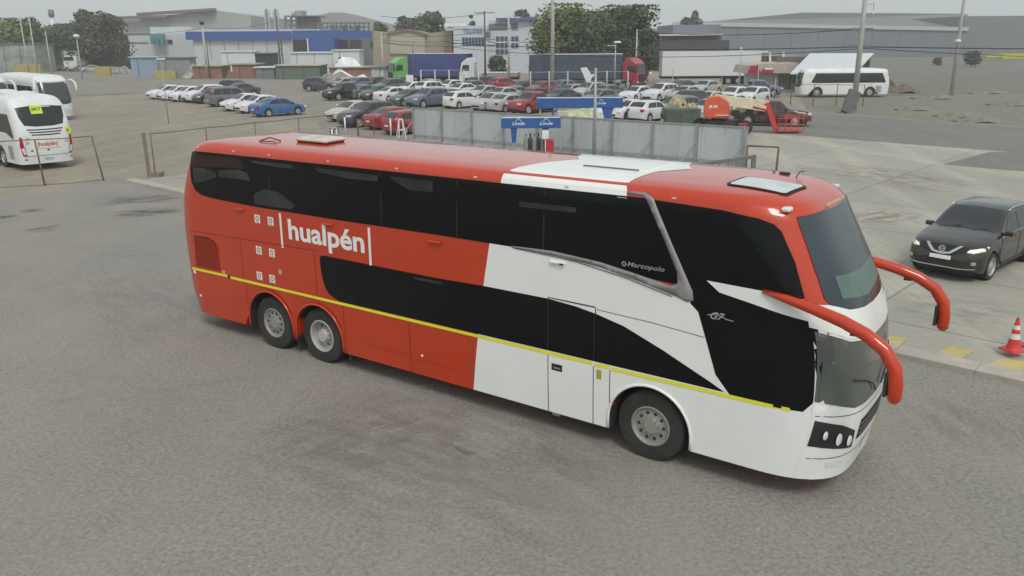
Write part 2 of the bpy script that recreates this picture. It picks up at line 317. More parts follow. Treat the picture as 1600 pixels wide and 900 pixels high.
# ------------------------------------------------------------------ smooth body surface used by the coaches
class Surf:
    def __init__(s, rows, af, ar, mf=4., nf=2.3, mr=6., nr=3., zsh=3.72):
        s.af, s.ar, s.mf, s.nf, s.mr, s.nr, s.zsh = af, ar, mf, nf, mr, nr, zsh
        Q = [rows[0]] + list(rows) + [rows[-1]]; out = []
        for i in range(1, len(Q) - 2):
            a, b, c, d = Q[i - 1], Q[i], Q[i + 1], Q[i + 2]
            for k in range(5):
                t = k / 5
                out.append(tuple((b[j] + (c[j] - b[j]) * t) if j == 1 else .5 * ((2 * b[j]) + (-a[j] + c[j]) * t + (2 * a[j] - 5 * b[j] + 4 * c[j] - d[j]) * t * t + (-a[j] + 3 * b[j] - 3 * c[j] + d[j]) * t ** 3) for j in range(4)))
        out.append(rows[-1]); s.R = out
    def at(s, t):
        t = max(0, min(t, len(s.R) - 1.0001)); i = int(t); f = t - i; a, b = s.R[i], s.R[i + 1]
        return [a[j] + (b[j] - a[j]) * f for j in range(4)]
    def tz(s, z):
        Q = s.R
        if z <= Q[0][1]: return 0.
        for i in range(len(Q) - 1):
            if Q[i + 1][1] >= z: return i + (z - Q[i][1]) / max(1e-9, Q[i + 1][1] - Q[i][1])
        return len(Q) - 1.
    def hw(s, X, t, d=0.):
        w, z, xf, xr = s.at(t); w += d; xf += d; xr -= d
        if X > xf - s.af:
            q = max(0, min(1, (X - xf + s.af) / s.af)); return w * (1 - q ** s.nf) ** (1 / s.mf)
        if X < xr + s.ar:
            q = max(0, min(1, (xr + s.ar - X) / s.ar)); return w * (1 - q ** s.nr) ** (1 / s.mr)
        return w
    def side(s, X, z, d=0., sg=-1): return (X, sg * s.hw(X, s.tz(z), d), z)
    def front(s, y, z, d=0.):
        w, _, xf, xr = s.at(s.tz(z)); w += d; xf += d; q = min(1, abs(y) / w)
        return (xf - s.af + s.af * (1 - q ** s.mf) ** (1 / s.nf), y, z)
    def rear(s, y, z, d=0.):
        w, _, xf, xr = s.at(s.tz(z)); w += d; xr -= d; q = min(1, abs(y) / w)
        return (xr + s.ar - s.ar * (1 - q ** s.mr) ** (1 / s.nr), y, z)
    def roof(s, X, y, d=0.):
        lo = s.tz(s.zsh); hi = len(s.R) - 1.
        for _ in range(24):
            m = (lo + hi) / 2
            if s.hw(X, m) > abs(y): lo = m
            else: hi = m
        w, z, _, _ = s.at(lo)
        a = s.at(lo - .3); k = Vector((0, z - a[1], (a[0] - w))).normalized() if lo > .3 else Vector((0, 0, 1))
        return (X, y + (d * abs(k.y) * (1 if y > 0 else -1)), z + d * max(abs(k.z), 0.3))
    def shell(s, xs_mid, arches, zfade=1.4):
        """closed shell; arches = list of (x, z, r)"""
        z0 = s.R[0][1]
        def zb(X):
            z = z0
            for ax, az, ar_ in arches:
                if abs(X - ax) < ar_: z = max(z, az + math.sqrt(ar_ ** 2 - (X - ax) ** 2))
            return z
        b = MB(); NC = 9; ring = []
        w0, zz, xf0, xr0 = s.at(s.tz(1.0)); m0, m1 = xr0 + s.ar, xf0 - s.af
        fr_ = [(x - m0) / (m1 - m0) for x in xs_mid if m0 <= x <= m1]
        for k, (w, z, xf, xr) in enumerate(s.R):
            half = []
            for i in range(NC + 1):         # rear centre to rear corner
                y = math.sin(math.pi / 2 * i / NC) if i < NC else 1
                q = y; half.append((xr + s.ar - s.ar * (1 - q ** s.mr) ** (1 / s.nr) if q < 1 else xr + s.ar, w * q))
            a0, a1 = xr + s.ar, xf - s.af
            for f in fr_: half.append((a0 + (a1 - a0) * f, w))
            half.append((a1, w))
            for i in range(1, NC + 1):
                q = math.cos(math.pi / 2 * i / NC); half.append((xf - s.af + s.af * (1 - q ** s.mf) ** (1 / s.nf), w * q))
            pts = []
            for X, Y in half:
                Z = z
                if z < zfade and arches: q = zb(X); Z = q + (z - z0) / (zfade - z0) * (zfade - q)
                pts.append((X, -Y, Z))
            pts += [(p[0], -p[1], p[2]) for p in pts[-2:0:-1]]
            ring.append(pts)
        n = len(ring[0])
        for rg in ring: b.v += rg
        for k in range(len(ring) - 1):
            for i in range(n): j = (i + 1) % n; b.f.append((k * n + i, k * n + j, (k + 1) * n + j, (k + 1) * n + i))
        b.f.append(tuple((len(ring) - 1) * n + i for i in range(n)))
        h = n // 2                          # underside with wheel tunnels
        for i in range(1, h):
            a, c = i, i + 1; a2, c2 = n - i, (n - i - 1)
            if c <= h and c2 >= h: b.f.append((a, a2, c2, c) if c != c2 else (a, a2, c))
        b.f.append((0, 1, n - 1))
        return b
def in_poly(p, poly):
    c = False; n = len(poly)
    for i in range(n):
        a, b = poly[i], poly[(i + 1) % n]
        if (a[1] > p[1]) != (b[1] > p[1]) and p[0] < (b[0] - a[0]) * (p[1] - a[1]) / (b[1] - a[1]) + a[0]: c = not c
    return c
def skin(name, poly, fn, m, parent, step=0.14, thick=0.0):
    """a sheet that follows a curved body: poly is in the surface's own two coordinates"""
    P = []
    for i in range(len(poly)):
        a, b = poly[i], poly[(i + 1) % len(poly)]; L = math.hypot(b[0] - a[0], b[1] - a[1]); k = max(1, int(L / step))
        for j in range(k): P.append((a[0] + (b[0] - a[0]) * j / k, a[1] + (b[1] - a[1]) * j / k))
    nb = len(P); ed = [(i, (i + 1) % nb) for i in range(nb)]
    x0 = min(p[0] for p in P); x1 = max(p[0] for p in P); y0 = min(p[1] for p in P); y1 = max(p[1] for p in P)
    I = []; x = x0 + step / 2
    while x < x1:
        y = y0 + step / 2
        while y < y1:
            if in_poly((x, y), P) and min((x - q[0]) ** 2 + (y - q[1]) ** 2 for q in P) > (step * .35) ** 2: I.append((x, y))
            y += step
        x += step
    r = delaunay_2d_cdt([Vector(p) for p in P + I], ed, [], 1, 1e-6)
    b = MB(); b.add([fn(v[0], v[1]) for v in r[0]], [tuple(f) for f in r[2]])
    o = b.build(name, m, parent, smooth=True)
    return o
def strip(name, pts, width, fn, m, parent, step=0.3):
    """ribbon of constant width following a line on a surface"""
    P = []
    for i in range(len(pts) - 1):
        a, b = Vector(pts[i]), Vector(pts[i + 1]); k = max(1, int((b - a).length / step))
        for j in range(k): P.append(a.lerp(b, j / k))
    P.append(Vector(pts[-1])); vs = []
    ws = width if isinstance(width, (list, tuple)) else (width, width)
    for i, p in enumerate(P):
        d = (P[min(i + 1, len(P) - 1)] - P[max(i - 1, 0)]).normalized(); nrm = Vector((-d.y, d.x)); w_ = ws[0] + (ws[1] - ws[0]) * i / (len(P) - 1)
        for s_ in (-.5, .5): q = p + nrm * w_ * s_; vs.append(fn(q.x, q.y))
    b = MB(); b.add(vs, [(2 * i, 2 * i + 1, 2 * i + 3, 2 * i + 2) for i in range(len(P) - 1)])
    return b.build(name, m, parent, smooth=True)
def wheel(parent, x, y, z, r, wd, rim_r, sg, rim_m=None, deep=0.09, holes=8, lod=28, hubbed=True):
    """tyre with a rim child; sg is the outer side (-1 or +1)"""
    t = MB(); h = wd / 2
    t.lathe([(rim_r, -h * .9), (r * .86, -h), (r * .955, -h * .93), (r, -h * .72), (r, -h * .24), (r * .985, -h * .2), (r * .985, -h * .12), (r, -h * .08), (r, h * .08), (r * .985, h * .12), (r * .985, h * .2), (r, h * .24), (r, h * .72), (r * .955, h * .93), (r * .86, h), (rim_r, h * .9)], lod)
    to = t.build('wheel', RUBBER, parent, smooth=True, angle=35); to.location = (x, y, z)
    q = MB(); s = sg
    q.lathe([(rim_r, s * -h * .8), (rim_r * 1.03, s * h * .93), (rim_r * .97, s * h * .97), (rim_r * .93, s * h * .9), (rim_r * .88, s * (h * .9 - deep)), (rim_r * .74, s * (h * .9 - deep * 1.2)), (rim_r * .5, s * (h * .9 - deep * .75)), (rim_r * .4, s * (h * .9 - deep * .35)), (rim_r * .36, s * (h * .93)), (0.001, s * (h * .95))], lod)
    rm = q.build('rim', rim_m or STEEL, to, smooth=True, angle=40)
    if holes:
        hb = MB()
        for i in range(holes):
            a = 2 * math.pi * i / holes; cx, cz = rim_r * .665 * math.cos(a), rim_r * .665 * math.sin(a)
            hb.lathe([(0.001, 0), (rim_r * .085, 0), (rim_r * .085, s * 0.004), (0.001, s * 0.004)], 10, org=(cx, s * (h * .9 - deep * .92), cz))
        hb.build('hand_holes', BLACKP, to)
    if hubbed:
        nb = MB()
        for i in range(10):
            a = 2 * math.pi * i / 10 + .2; cx, cz = rim_r * .45 * math.cos(a), rim_r * .45 * math.sin(a)
            nb.lathe([(0.001, s * 0.03), (0.014, s * 0.03), (0.016, 0)], 6, org=(cx, s * (h * .9 - deep * .5), cz))
        nb.build('wheel_nuts', GALV, to)
    return to
exec_parts = []
# ================================================================== THE DOUBLE-DECK COACH
def build_main_coach():
    B = Surf([(1.25, .34, 13.36, .18), (1.27, .8, 13.44, .06), (1.28, 1.4, 13.47, .02), (1.28, 2.0, 13.44, .0), (1.28, 2.4, 13.35, .03), (1.28, 2.8, 13.18, .1), (1.27, 3.3, 12.93, .3), (1.25, 3.70, 12.72, .5), (1.22, 3.82, 12.58, .62), (1.13, 3.905, 12.35, .85), (.92, 3.95, 12.0, 1.2), (.5, 3.98, 11.6, 1.7), (.02, 3.99, 11.2, 2.2)], 1.0, .5, zsh=3.72)
    hd = -0.620
    ux = Vector((math.cos(hd), math.sin(hd), 0)); uy = Vector((-math.sin(hd), math.cos(hd), 0))
    org = Vector((-6.915, 17.10, 0)) + uy * 1.28
    T = thing('double_deck_coach', 'large orange and white double-deck coach with tinted windows and a yellow stripe', 'coach', org, hd)
    OR = mat('coach_orange', (0.50, 0.034, 0.0025), 0.34, 0, 0.04, 1.2, coat=1.0, spec=0.25, dirt=0.14, dirtcol=(0.38, 0.07, 0.03))
    WH = mat('coach_white', (0.80, 0.815, 0.78), 0.3, 0, 0.025, 1.2, coat=0.3, dirt=0.1, dirtcol=(0.5, 0.48, 0.45))
    GL = mat('tinted_glass', (0.004, 0.0052, 0.0058), 0.07, 0, 0.4, 0.5, spec=0.2)
    GW = mat('windscreen_glass', (0.035, 0.05, 0.062), 0.12, 0, 0.15, 0.8, spec=0.6)
    SILV = mat('satin_silver_trim', (0.27, 0.26, 0.26), 0.4, 0.2, 0.06)
    SEAM = mat('panel_gap', (0.015, 0.012, 0.012), 0.8)
    OSEAM = mat('orange_panel_gap', (0.19, 0.03, 0.018), 0.7)
    WSEAM = mat('white_panel_gap', (0.12, 0.12, 0.12), 0.7)
    YL = mat('reflective_yellow', (0.78, 0.74, 0.03), 0.45, var=0.05, emit=0.0)
    TXT = mat('white_lettering', (0.8, 0.78, 0.76), 0.5, var=0.02)
    ax = [(2.75, .52, .63), (4.1, .52, .61), (10.82, .52, .62)]
    xs = [0.6 + i * 0.4 for i in range(32)]
    for cx, cz, r in ax:
        xs += [cx + r * math.cos(math.pi * k / 14) for k in range(15)] + [cx + (r + .012) * s for s in (-1, 1)]
    xs = sorted(set(round(x, 4) for x in xs if x < 12.4))
    B.shell(xs, ax).build('body', OR, T, smooth=True, angle=40)
    D = 0.004
    for sg in (-1, 1):
        S_ = lambda X, z, d=D, sg=sg: B.side(X, z, d, sg)
        # white livery: lower front quarter with the wheel arch cut out
        arch = [(10.82 + .63 * math.cos(a), .52 + .63 * math.sin(a)) for a in [math.pi - math.pi * k / 14 for k in range(15)]]
        arch = [(10.19, .345)] + arch + [(11.45, .345)]
        skin('livery_panel', [(7.70, .345)] + arch + [(13.35, .345), (13.4, 1.2), (12.6, 1.345), (9.0, 1.345), (7.84, 1.345)], S_, WH, T)
        skin('livery_panel', [(7.95, 2.10), (9.15, 2.12), (9.62, 2.08), (10.4, 1.93), (11.0, 1.72), (11.7, 1.42), (12.0, 1.27), (11.75, 1.55), (11.59, 2.0), (11.40, 2.45), (11.30, 2.58), (10.3, 2.78), (9.2, 2.84), (8.09, 2.845)], S_, WH, T)
        skin('livery_panel', [(11.0, 1.2), (13.3, 1.2), (13.32, 2.2), (13.1, 2.6), (12.8, 2.66), (11.3, 2.75), (11.15, 2.5), (11.2, 1.9)], lambda X, z: S_(X, z, .002), WH, T)
        # upper glazing
        up = [(.69, 3.64), (.74, 3.70), (.85, 3.725), (2.5, 3.735), (4.93, 3.745), (8.3, 3.755), (10.66, 3.765), (10.96, 3.29), (11.2, 2.72), (11.12, 2.68), (10.6, 2.71), (9.6, 2.78), (8.5, 2.83), (7.0, 2.83), (4.85, 2.81), (2.48, 2.81), (1.31, 2.84), (.95, 2.875), (.77, 2.95), (.68, 3.10), (.66, 3.4)]
        skin('side_window', up, lambda X, z: S_(X, z, .006), GL, T)
        fw = [(10.76, 3.755), (11.7, 3.72), (12.15, 3.66), (12.33, 3.60), (12.42, 3.52), (12.62, 3.16), (12.78, 2.75), (12.70, 2.70), (12.3, 2.80), (11.52, 2.82), (11.3, 2.86), (11.12, 3.2)]
        skin('side_window', fw, lambda X, z: S_(X, z, .006), GL, T)
        # black quarter panel behind and under the driver's area
        qp = [(11.36, 2.45), (11.27, 2.70), (10.90, 3.35), (10.72, 3.72), (10.85, 3.72), (11.3, 3.3), (11.6, 2.95), (12.3, 2.90), (12.72, 2.80), (12.80, 2.60), (12.95, 2.42), (13.06, 2.1), (13.06, 1.5), (12.9, 1.30), (12.0, 1.28), (11.76, 1.55), (11.60, 2.0), (11.47, 2.36)]
        skin('quarter_panel', qp, lambda X, z: S_(X, z, .005), GL, T)
        fl = [(11.56, 2.80), (12.32, 2.78), (12.76, 2.69), (12.9, 2.66), (13.0, 2.62), (13.04, 2.42), (12.86, 2.47), (12.21, 2.59), (11.74, 2.67)]
        skin('livery_flash', fl, lambda X, z: S_(X, z, .009), WH, T)
        lw = [(4.40, 2.12), (4.31, 2.10), (4.285, 2.03), (4.30, 1.80), (4.37, 1.54), (4.46, 1.42), (4.62, 1.36), (4.72, 1.325), (9.15, 1.335), (11.9, 1.335), (11.7, 1.43), (11.0, 1.73), (10.4, 1.955), (9.95, 2.055), (9.62, 2.105), (9.15, 2.14), (8.0, 2.14), (6.98, 2.115)]
        skin('lower_side_window', lw, lambda X, z: S_(X, z, .006), GL, T)
        RFL = mat('grey_glass_reflection', (.028, .03, .03), .25, var=.5, scale=1.5, spec=.35); RFL_R = mat('dark_red_reflection', (.022, .007, .007), .2, var=.4, spec=.35)  # reflection shapes painted as grey and dark red tints on the opaque glass
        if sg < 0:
            skin('painted_reflection', [(0.76, 3.66), (2.29, 3.68), (2.35, 3.49), (1.58, 3.47), (0.72, 3.40)], lambda X, z: S_(X, z, .0075), RFL_R, T)
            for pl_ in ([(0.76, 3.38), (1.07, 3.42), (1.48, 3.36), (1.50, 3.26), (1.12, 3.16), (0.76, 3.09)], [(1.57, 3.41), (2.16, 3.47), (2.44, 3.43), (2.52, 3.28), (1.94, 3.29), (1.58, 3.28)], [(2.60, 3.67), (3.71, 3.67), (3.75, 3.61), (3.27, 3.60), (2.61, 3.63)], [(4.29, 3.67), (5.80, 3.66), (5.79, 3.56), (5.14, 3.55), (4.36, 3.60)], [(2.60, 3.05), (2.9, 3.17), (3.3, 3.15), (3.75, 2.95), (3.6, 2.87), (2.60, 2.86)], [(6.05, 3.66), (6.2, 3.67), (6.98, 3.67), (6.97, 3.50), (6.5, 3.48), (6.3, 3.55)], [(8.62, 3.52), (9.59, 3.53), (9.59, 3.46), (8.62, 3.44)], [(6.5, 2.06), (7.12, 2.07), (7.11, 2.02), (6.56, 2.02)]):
                skin('painted_reflection', pl_, lambda X, z: S_(X, z, .0075), RFL, T)
        # silver trim that sweeps round the rear of the front glazing
        tr = [(10.36, 3.835), (10.62, 3.835), (10.74, 3.78), (10.82, 3.64), (11.05, 3.22), (11.2, 2.95), (11.38, 2.62), (11.40, 2.50), (11.31, 2.47), (11.15, 2.52), (10.6, 2.64), (10.0, 2.745), (9.2, 2.815), (8.5, 2.825), (8.5, 2.845), (9.2, 2.865), (10.0, 2.815), (10.6, 2.725), (11.08, 2.645), (11.17, 2.70), (11.15, 2.85), (10.93, 3.28), (10.66, 3.74), (10.58, 3.80), (10.36, 3.80)]
        o = skin('window_trim', tr, lambda X, z: S_(X, z, .016), SILV, T, step=.1)
        md = o.modifiers.new('solid', 'SOLIDIFY'); md.thickness = .014; md.offset = -1
        strip('window_trim', [(8.55, 2.82), (9.6, 2.768), (10.4, 2.655), (11.1, 2.505)], .012, lambda X, z: S_(X, z, .0175), SEAM, T)
        # stripe
        for a, b_ in ((.37, 1.55), (1.63, 9.90), (9.94, 10.19), (10.22, 12.75)):
            strip('reflective_stripe', [(a, 1.285), (b_, 1.30)], .052, lambda X, z: S_(X, z, .009), YL, T)
        # seams
        def seam(pts, m=OSEAM, wd=.010, d=.0075): strip('panel_gap', pts, wd, lambda X, z: S_(X, z, d), m, T)
        for x in (2.1, 4.80, 6.37): seam([(x, 1.26), (x, .35)])
        for x in (2.05, 4.15): seam([(x, 1.32), (x, 2.18)])
        seam([(7.70, 1.26), (7.70, .35)], WSEAM)
        seam([(.2, 2.08), (4.2, 2.18)]); seam([(5.3, .66), (7.6, .58)], OSEAM, .006)
        for x in (9.15, 9.93, 10.2): seam([(x, 1.26), (x, .35)], WSEAM, .014)
        seam([(9.15, 1.34), (9.15, 2.16), (9.94, 2.15), (9.95, 2.06)], SEAM, .018, .009); seam([(9.93, 1.34), (9.93, 2.05)], SEAM, .012, .008)
        seam([(9.96, 2.12), (10.8, 2.09), (11.57, 2.03)], WSEAM, .010)
        for x in (3.05, 5.86, 7.46, 9.06): seam([(x, 2.84), (x, 3.73)], SEAM, .022, .008)
        # wheel arch lips
        for (cx, cz, r), m_ in zip(ax, (OR, OR, WH)):
            b = MB(); pts = []
            for k in range(25):
                a = math.pi * k / 24; X = cx + (r + .02) * math.cos(a); Z = cz + (r + .02) * math.sin(a); pts.append(B.side(X, Z, .004, sg))
            b.tube([(pts[0][0], pts[0][1], .36)] + pts + [(pts[-1][0], pts[-1][1], .36)], .022, 6); b.build('wheel_arch_lip', m_, T, smooth=True)
        for (cx, cz, r) in ax:
            b = MB(); n_ = 20; y0, y1 = sg * .55, sg * 1.262
            ps = [(cx - r + .008, .345)] + [(cx - (r - .008) * math.cos(math.pi * k / n_), cz + (r - .008) * math.sin(math.pi * k / n_)) for k in range(n_ + 1)] + [(cx + r - .008, .345)]
            for q_ in ps: b.v += [(q_[0], y0, q_[1]), (q_[0], y1, q_[1])]
            b.f = [(2 * k, 2 * k + 1, 2 * k + 3, 2 * k + 2) for k in range(len(ps) - 1)]
            b.build('wheel_arch_liner', mat('arch_liner', (.018, .018, .018), .9), T, smooth=True)
        # marker lamps and small handles
        for X in (.95, 2.05, 3.06, 4.61, 6.2, 7.8, 9.41, 11.03):
            p = B.side(X, 3.80, .006, sg); q = MB(); q.box(p[0] - .03, p[0] + .03, p[1] - .008, p[1] + .008, 3.787, 3.812)
            q.build('marker_lamp', mat('marker_lens', (0.75, 0.5, 0.35), 0.2), T, bevel=.004)
        for X, m_ in ((2.14, OR), (4.58, OR), (7.02, OR), (9.31, WH)):
            q = MB(); y = B.side(X, 2.7, 0, sg)[1]; q.box(X - .13, X + .13, min(y, y + sg * .05), max(y, y + sg * .05), 2.685, 2.735)
            q.build('roof_step_light', m_, T, bevel=.02)
            q = MB(); q.box(X + .05, X + .115, min(y + sg * .03, y + sg * .053), max(y + sg * .03, y + sg * .053), 2.69, 2.715); q.build('light_lens', SEAM if X > 9 else OSEAM, T)
        # engine grille at the rear
        gr = [(.53, 1.36), (.56, 2.0), (1.0, 2.02), (1.2, 1.98), (1.32, 1.88), (1.32, 1.37)]
        skin('engine_grille', gr, lambda X, z: S_(X, z, .004), SEAM, T)
        sl = MB()
        for i in range(13):
            X = .58 + i * .06; zt = 1.99 if X < 1.1 else 1.99 - (X - 1.1) * .45
            a = B.side(X, 1.37, .012, sg); b_ = B.side(X, zt, .012, sg); sl.bar(a, b_, .018, .012)
        sl.build('grille_slats', OR, T)
        # door furniture
        q = MB(); y = B.side(9.29, 1.09, 0, sg)[1]; q.box(9.21, 9.40, y - .009, y + .009, 1.04, 1.15); q.build('door_handle', SEAM, T, bevel=.008)
        q = MB(); q.box(9.25, 9.37, y - .014, y + .014, 1.075, 1.1); q.build('door_handle', SILV, T)
        q = MB(); q.box(9.98, 10.06, y - .007, y + .007, 1.08, 1.22); q.build('warning_sticker', mat('ochre_sticker', (.4, .33, .05), .6), T)
        for X, z in ((.55, .72), (6.63, .70)):
            q = MB(); y = B.side(X, z, 0, sg)[1]; q.lathe([(0.001, sg * .02), (.02, sg * .015), (.024, -.0)], 10, org=(X, y, z)); q.build('panel_lock', LAMP_W, T)
        q = MB(); y = B.side(1.59, 1.29, 0, sg)[1]; q.box(1.55, 1.63, y - .015, y + .015, 1.25, 1.33); q.build('side_repeater', mat('dark_repeater', (.05, .02, .015), .3), T, bevel=.005)
        # stickers
        def sticker(X, z, w_, h_, m_=TXT, d=.006):
            q = MB(); q.add([S_(X - w_ / 2, z - h_ / 2, d), S_(X + w_ / 2, z - h_ / 2, d), S_(X + w_ / 2, z + h_ / 2, d), S_(X - w_ / 2, z + h_ / 2, d)], [(0, 1, 2, 3)]); return q.build('sticker', m_, T)
        for X, z in ((2.64, 2.58), (3.02, 2.58), (2.60, 1.97), (2.98, 1.97), (2.55, 1.46), (2.92, 1.455)):
            s_ = sticker(X, z, .16, .16); q = MB()
            yy = S_(X, z, .0085)[1]
            q.lathe([(.028, 0), (.05, 0)], 14, org=(X, yy, z + .01)); q.box(X - .05, X + .05, yy - .0002, yy + .0002, z - .066, z - .056)
            q.build('pictogram', mat('pictogram_ink', (.35, .1, .07), .6), s_)
        sticker(3.17, 1.63, .09, .1, mat('faded_sticker', (.6, .3, .25), .6)); sticker(1.43, 1.365, .1, .07, mat('pink_sticker', (.7, .3, .3), .6)); sticker(.45, 1.22, .08, .07)
        # side lettering
        flip = (lambda a: a) if sg < 0 else (lambda a: 1 - a)
        lettering('company_lettering', 'hualpén', TXT, lambda a, c: S_(3.50 + flip(a) * 1.93, 2.185 + c * .50, .007), T, bold=.026)
        for X in (3.30, 5.555):
            q = MB(); q.add([S_(X - .028, 2.11, .007), S_(X + .028, 2.11, .007), S_(X + .03, 2.765, .007), S_(X - .026, 2.765, .007)], [(0, 1, 2, 3)]); q.build('company_lettering', TXT, T)
        GR = mat('grey_lettering', (.3, .31, .32), .4)
        lettering('maker_lettering', 'Marcopolo', GR, lambda a, c: S_(10.42 + flip(a) * .55, 2.80 + c * .085, .008), T, bold=.01, shear=.25)
        q = MB(); q.lathe([(.018, 0), (.036, 0)], 14, org=(10.37, S_(10.36, 2.845, .0085)[1], 2.845)); q.build('maker_emblem', GR, T)
        lettering('series_emblem', 'G7', GR, lambda a, c: S_(11.64 + flip(a) * .2, 2.30 + c * .1, .009), T, bold=.02, shear=.4)
        strip('series_emblem', [(11.60, 2.345), (11.72, 2.375), (11.86, 2.33), (11.95, 2.32)], .012, lambda X, z: S_(X, z, .0085), GR, T, step=.04)
    # roof band and fittings
    RF = lambda X, y, d=D: B.roof(X, y, d)
    ly = [-1.22, -1.17, -1.05, -.7, -.36, .06, .4, .75, 1.05, 1.17, 1.22]
    lxl = [8.28, 8.28, 8.33, 8.44, 8.57, 8.83, 8.6, 8.45, 8.33, 8.28, 8.28]; lxr = [10.35, 10.31, 10.3, 10.33, 10.38, 10.69, 10.5, 10.38, 10.3, 10.31, 10.35]
    poly = [(x, y) for x, y in zip(lxl, ly)] + [(x, y) for x, y in zip(lxr[::-1], ly[::-1])]
    skin('livery_roof_band', poly, RF, WH, T, step=.1)
    for sg in (-1, 1):
        skin('livery_roof_band', [(8.28, 3.73), (10.36, 3.735), (10.35, 3.80), (10.31, 3.85), (8.28, 3.85)], lambda X, z, sg=sg: B.side(X, z, D, sg), WH, T, step=.05)
    def plate(name, x0, x1, y0, y1, h, m, parent=T, bev=.03, lift=0.0):
        b = MB(); n = 6; top = []; bot = []
        for i in range(n + 1):
            for j in range(n + 1):
                X = x0 + (x1 - x0) * i / n; Y = y0 + (y1 - y0) * j / n; p = B.roof(X, Y, 0); top.append((X, Y, p[2] + h + lift)); bot.append((X, Y, p[2] - .01 + lift))
        b.v = top + bot; N = (n + 1) ** 2
        for i in range(n):
            for j in range(n):
                a = i * (n + 1) + j; b.f.append((a, a + 1, a + n + 2, a + n + 1)); b.f.append((a + N, a + n + 1 + N, a + n + 2 + N, a + 1 + N))
        for i in range(n):
            for a, c in ((i, i + 1), (n * (n + 1) + i, n * (n + 1) + i + 1), (i * (n + 1), (i + 1) * (n + 1)), (i * (n + 1) + n, (i + 1) * (n + 1) + n)): b.f.append((a, c, c + N, a + N))
        return b.build(name, m, parent, smooth=True, angle=40, bevel=bev)
    # front skylight
    sk = skin('skylight', [(11.57, -.80), (12.28, -.79), (12.34, -.74), (12.38, -.12), (12.32, -.04), (11.63, -.14), (11.57, -.20), (11.52, -.72)], lambda X, y: RF(X, y, .012), SEAM, T, step=.1)
    skin('skylight_pane', [(11.60, -.755), (12.26, -.745), (12.30, -.7), (12.335, -.14), (12.29, -.085), (11.66, -.18), (11.61, -.23), (11.565, -.70)], lambda X, y: RF(X, y, .018), mat('milky_skylight', (.55, .6, .6), .2), sk, step=.1)
    cover = plate('air_conditioner_cover', 9.15, 10.25, -.45, .62, .012, WH)
    plate('cover_gap', 9.22, 10.12, -.475, -.445, .02, WSEAM, cover, 0)
    plate('roof_fairing', 9.45, 9.95, -.78, -.72, .008, WH, T, .006)
    h = plate('roof_hatch', 3.08, 3.92, -.62, -.12, .055, mat('cream_hatch', (.60, .54, .47), .5, dirt=.3), T, .03, .03)
    plate('hatch_seal', 3.10, 3.90, -.58, -.16, .02, SEAM, h, 0)
    b = MB(); z = B.roof(2.55, -.75)[2]; b.tube([(2.35, -.85, z + .01), (2.5, -.72, z + .07), (2.75, -.68, z + .02)], .014, 6); b.tube([(2.35, -.86, z + .01), (2.8, -.84, z + .02)], .012, 6); b.build('grab_rail', mat('dark_red', (.2, .03, .03), .5), T, smooth=True)
    b = MB(); z = B.roof(11.9, .35)[2]
    b.box(11.8, 11.93, .5, .58, z - .02, z + .025); b.tube([(12.05, .45, z - .02), (12.08, .5, z + .05), (12.12, .56, z + .06)], .008, 5); b.tube([(11.75, .55, z - .01), (11.68, .57, z + .03)], .008, 5); b.build('antenna', BLACKP, T)
    for y in (-1.02, 1.02):
        f = B.front(y, 3.74, .01); q = MB(); q.box(f[0] - .09, f[0] + .02, y - .07, y + .07, 3.745, 3.80); q.build('clearance_lamp', LAMP_W, T, bevel=.02)
    b = MB()
    for i in range(7):
        y = -.26 + i * .085; f = B.front(y, 3.72, .008); b.box(f[0] - .015, f[0] + .012, y - .036, y + .036, 3.715, 3.745)
    b.build('clearance_lamp', mat('amber_lens', (.65, .45, .3), .3), T)
    # windscreens
    F = lambda y, z, d=.006: B.front(y, z, d)
    ws = [(-1.06, 2.74), (-1.02, 2.66), (-.8, 2.58), (-.4, 2.53), (0, 2.51), (.4, 2.53), (.8, 2.58), (1.02, 2.66), (1.06, 2.74), (1.04, 3.1), (.99, 3.69), (.5, 3.71), (0, 3.715), (-.5, 3.71), (-.99, 3.69), (-1.04, 3.1)]
    skin('upper_windscreen', ws, F, GW, T, step=.1)
    skin('windscreen_patch', [(-.86, 2.72), (-.1, 2.62), (.62, 2.72), (.6, 2.98), (-.1, 2.93), (-.84, 2.98)], lambda y, z: F(y, z, .0085), mat('sea_green_patch', (.085, .15, .125), .2, spec=.5), T, step=.1)  # sea-green patch laid over the opaque windscreen glass
    bw = [(-1.20, 2.665), (-1.1, 2.62), (-.8, 2.52), (-.4, 2.475), (0, 2.46), (.4, 2.475), (.8, 2.52), (1.1, 2.62), (1.20, 2.665), (1.215, 2.4), (.9, 2.24), (.4, 2.17), (0, 2.16), (-.4, 2.17), (-.9, 2.24), (-1.215, 2.4)]
    skin('nose_band', bw, lambda y, z: F(y, z, .010), WH, T, step=.1)
    lwn = [(-1.19, 2.35), (-.9, 2.21), (-.4, 2.145), (0, 2.135), (.4, 2.145), (.9, 2.21), (1.19, 2.35), (1.20, 1.45), (.8, 1.32), (0, 1.28), (-.8, 1.32), (-1.20, 1.45)]
    skin('lower_windscreen', lwn, F, mat('lower_windscreen_glass', (.10, .11, .10), .12, spec=.6), T, step=.1)
    skin('nose_panel', [(-1.2, 1.2), (-1.2, 2.68), (0, 2.56), (1.2, 2.68), (1.2, 1.2)], lambda y, z: F(y, z, .003), WH, T, step=.1)
    nf = [(-1.2, .345), (-1.2, 1.42), (-.8, 1.30), (0, 1.26), (.8, 1.30), (1.2, 1.42), (1.2, .345)]
    skin('nose_panel', nf, lambda y, z: F(y, z, .005), WH, T, step=.1)
    skin('front_grille', [(-.62, .82), (-.55, 1.08), (.55, 1.08), (.62, .82)], lambda y, z: F(y, z, .010), SEAM, T, step=.1)
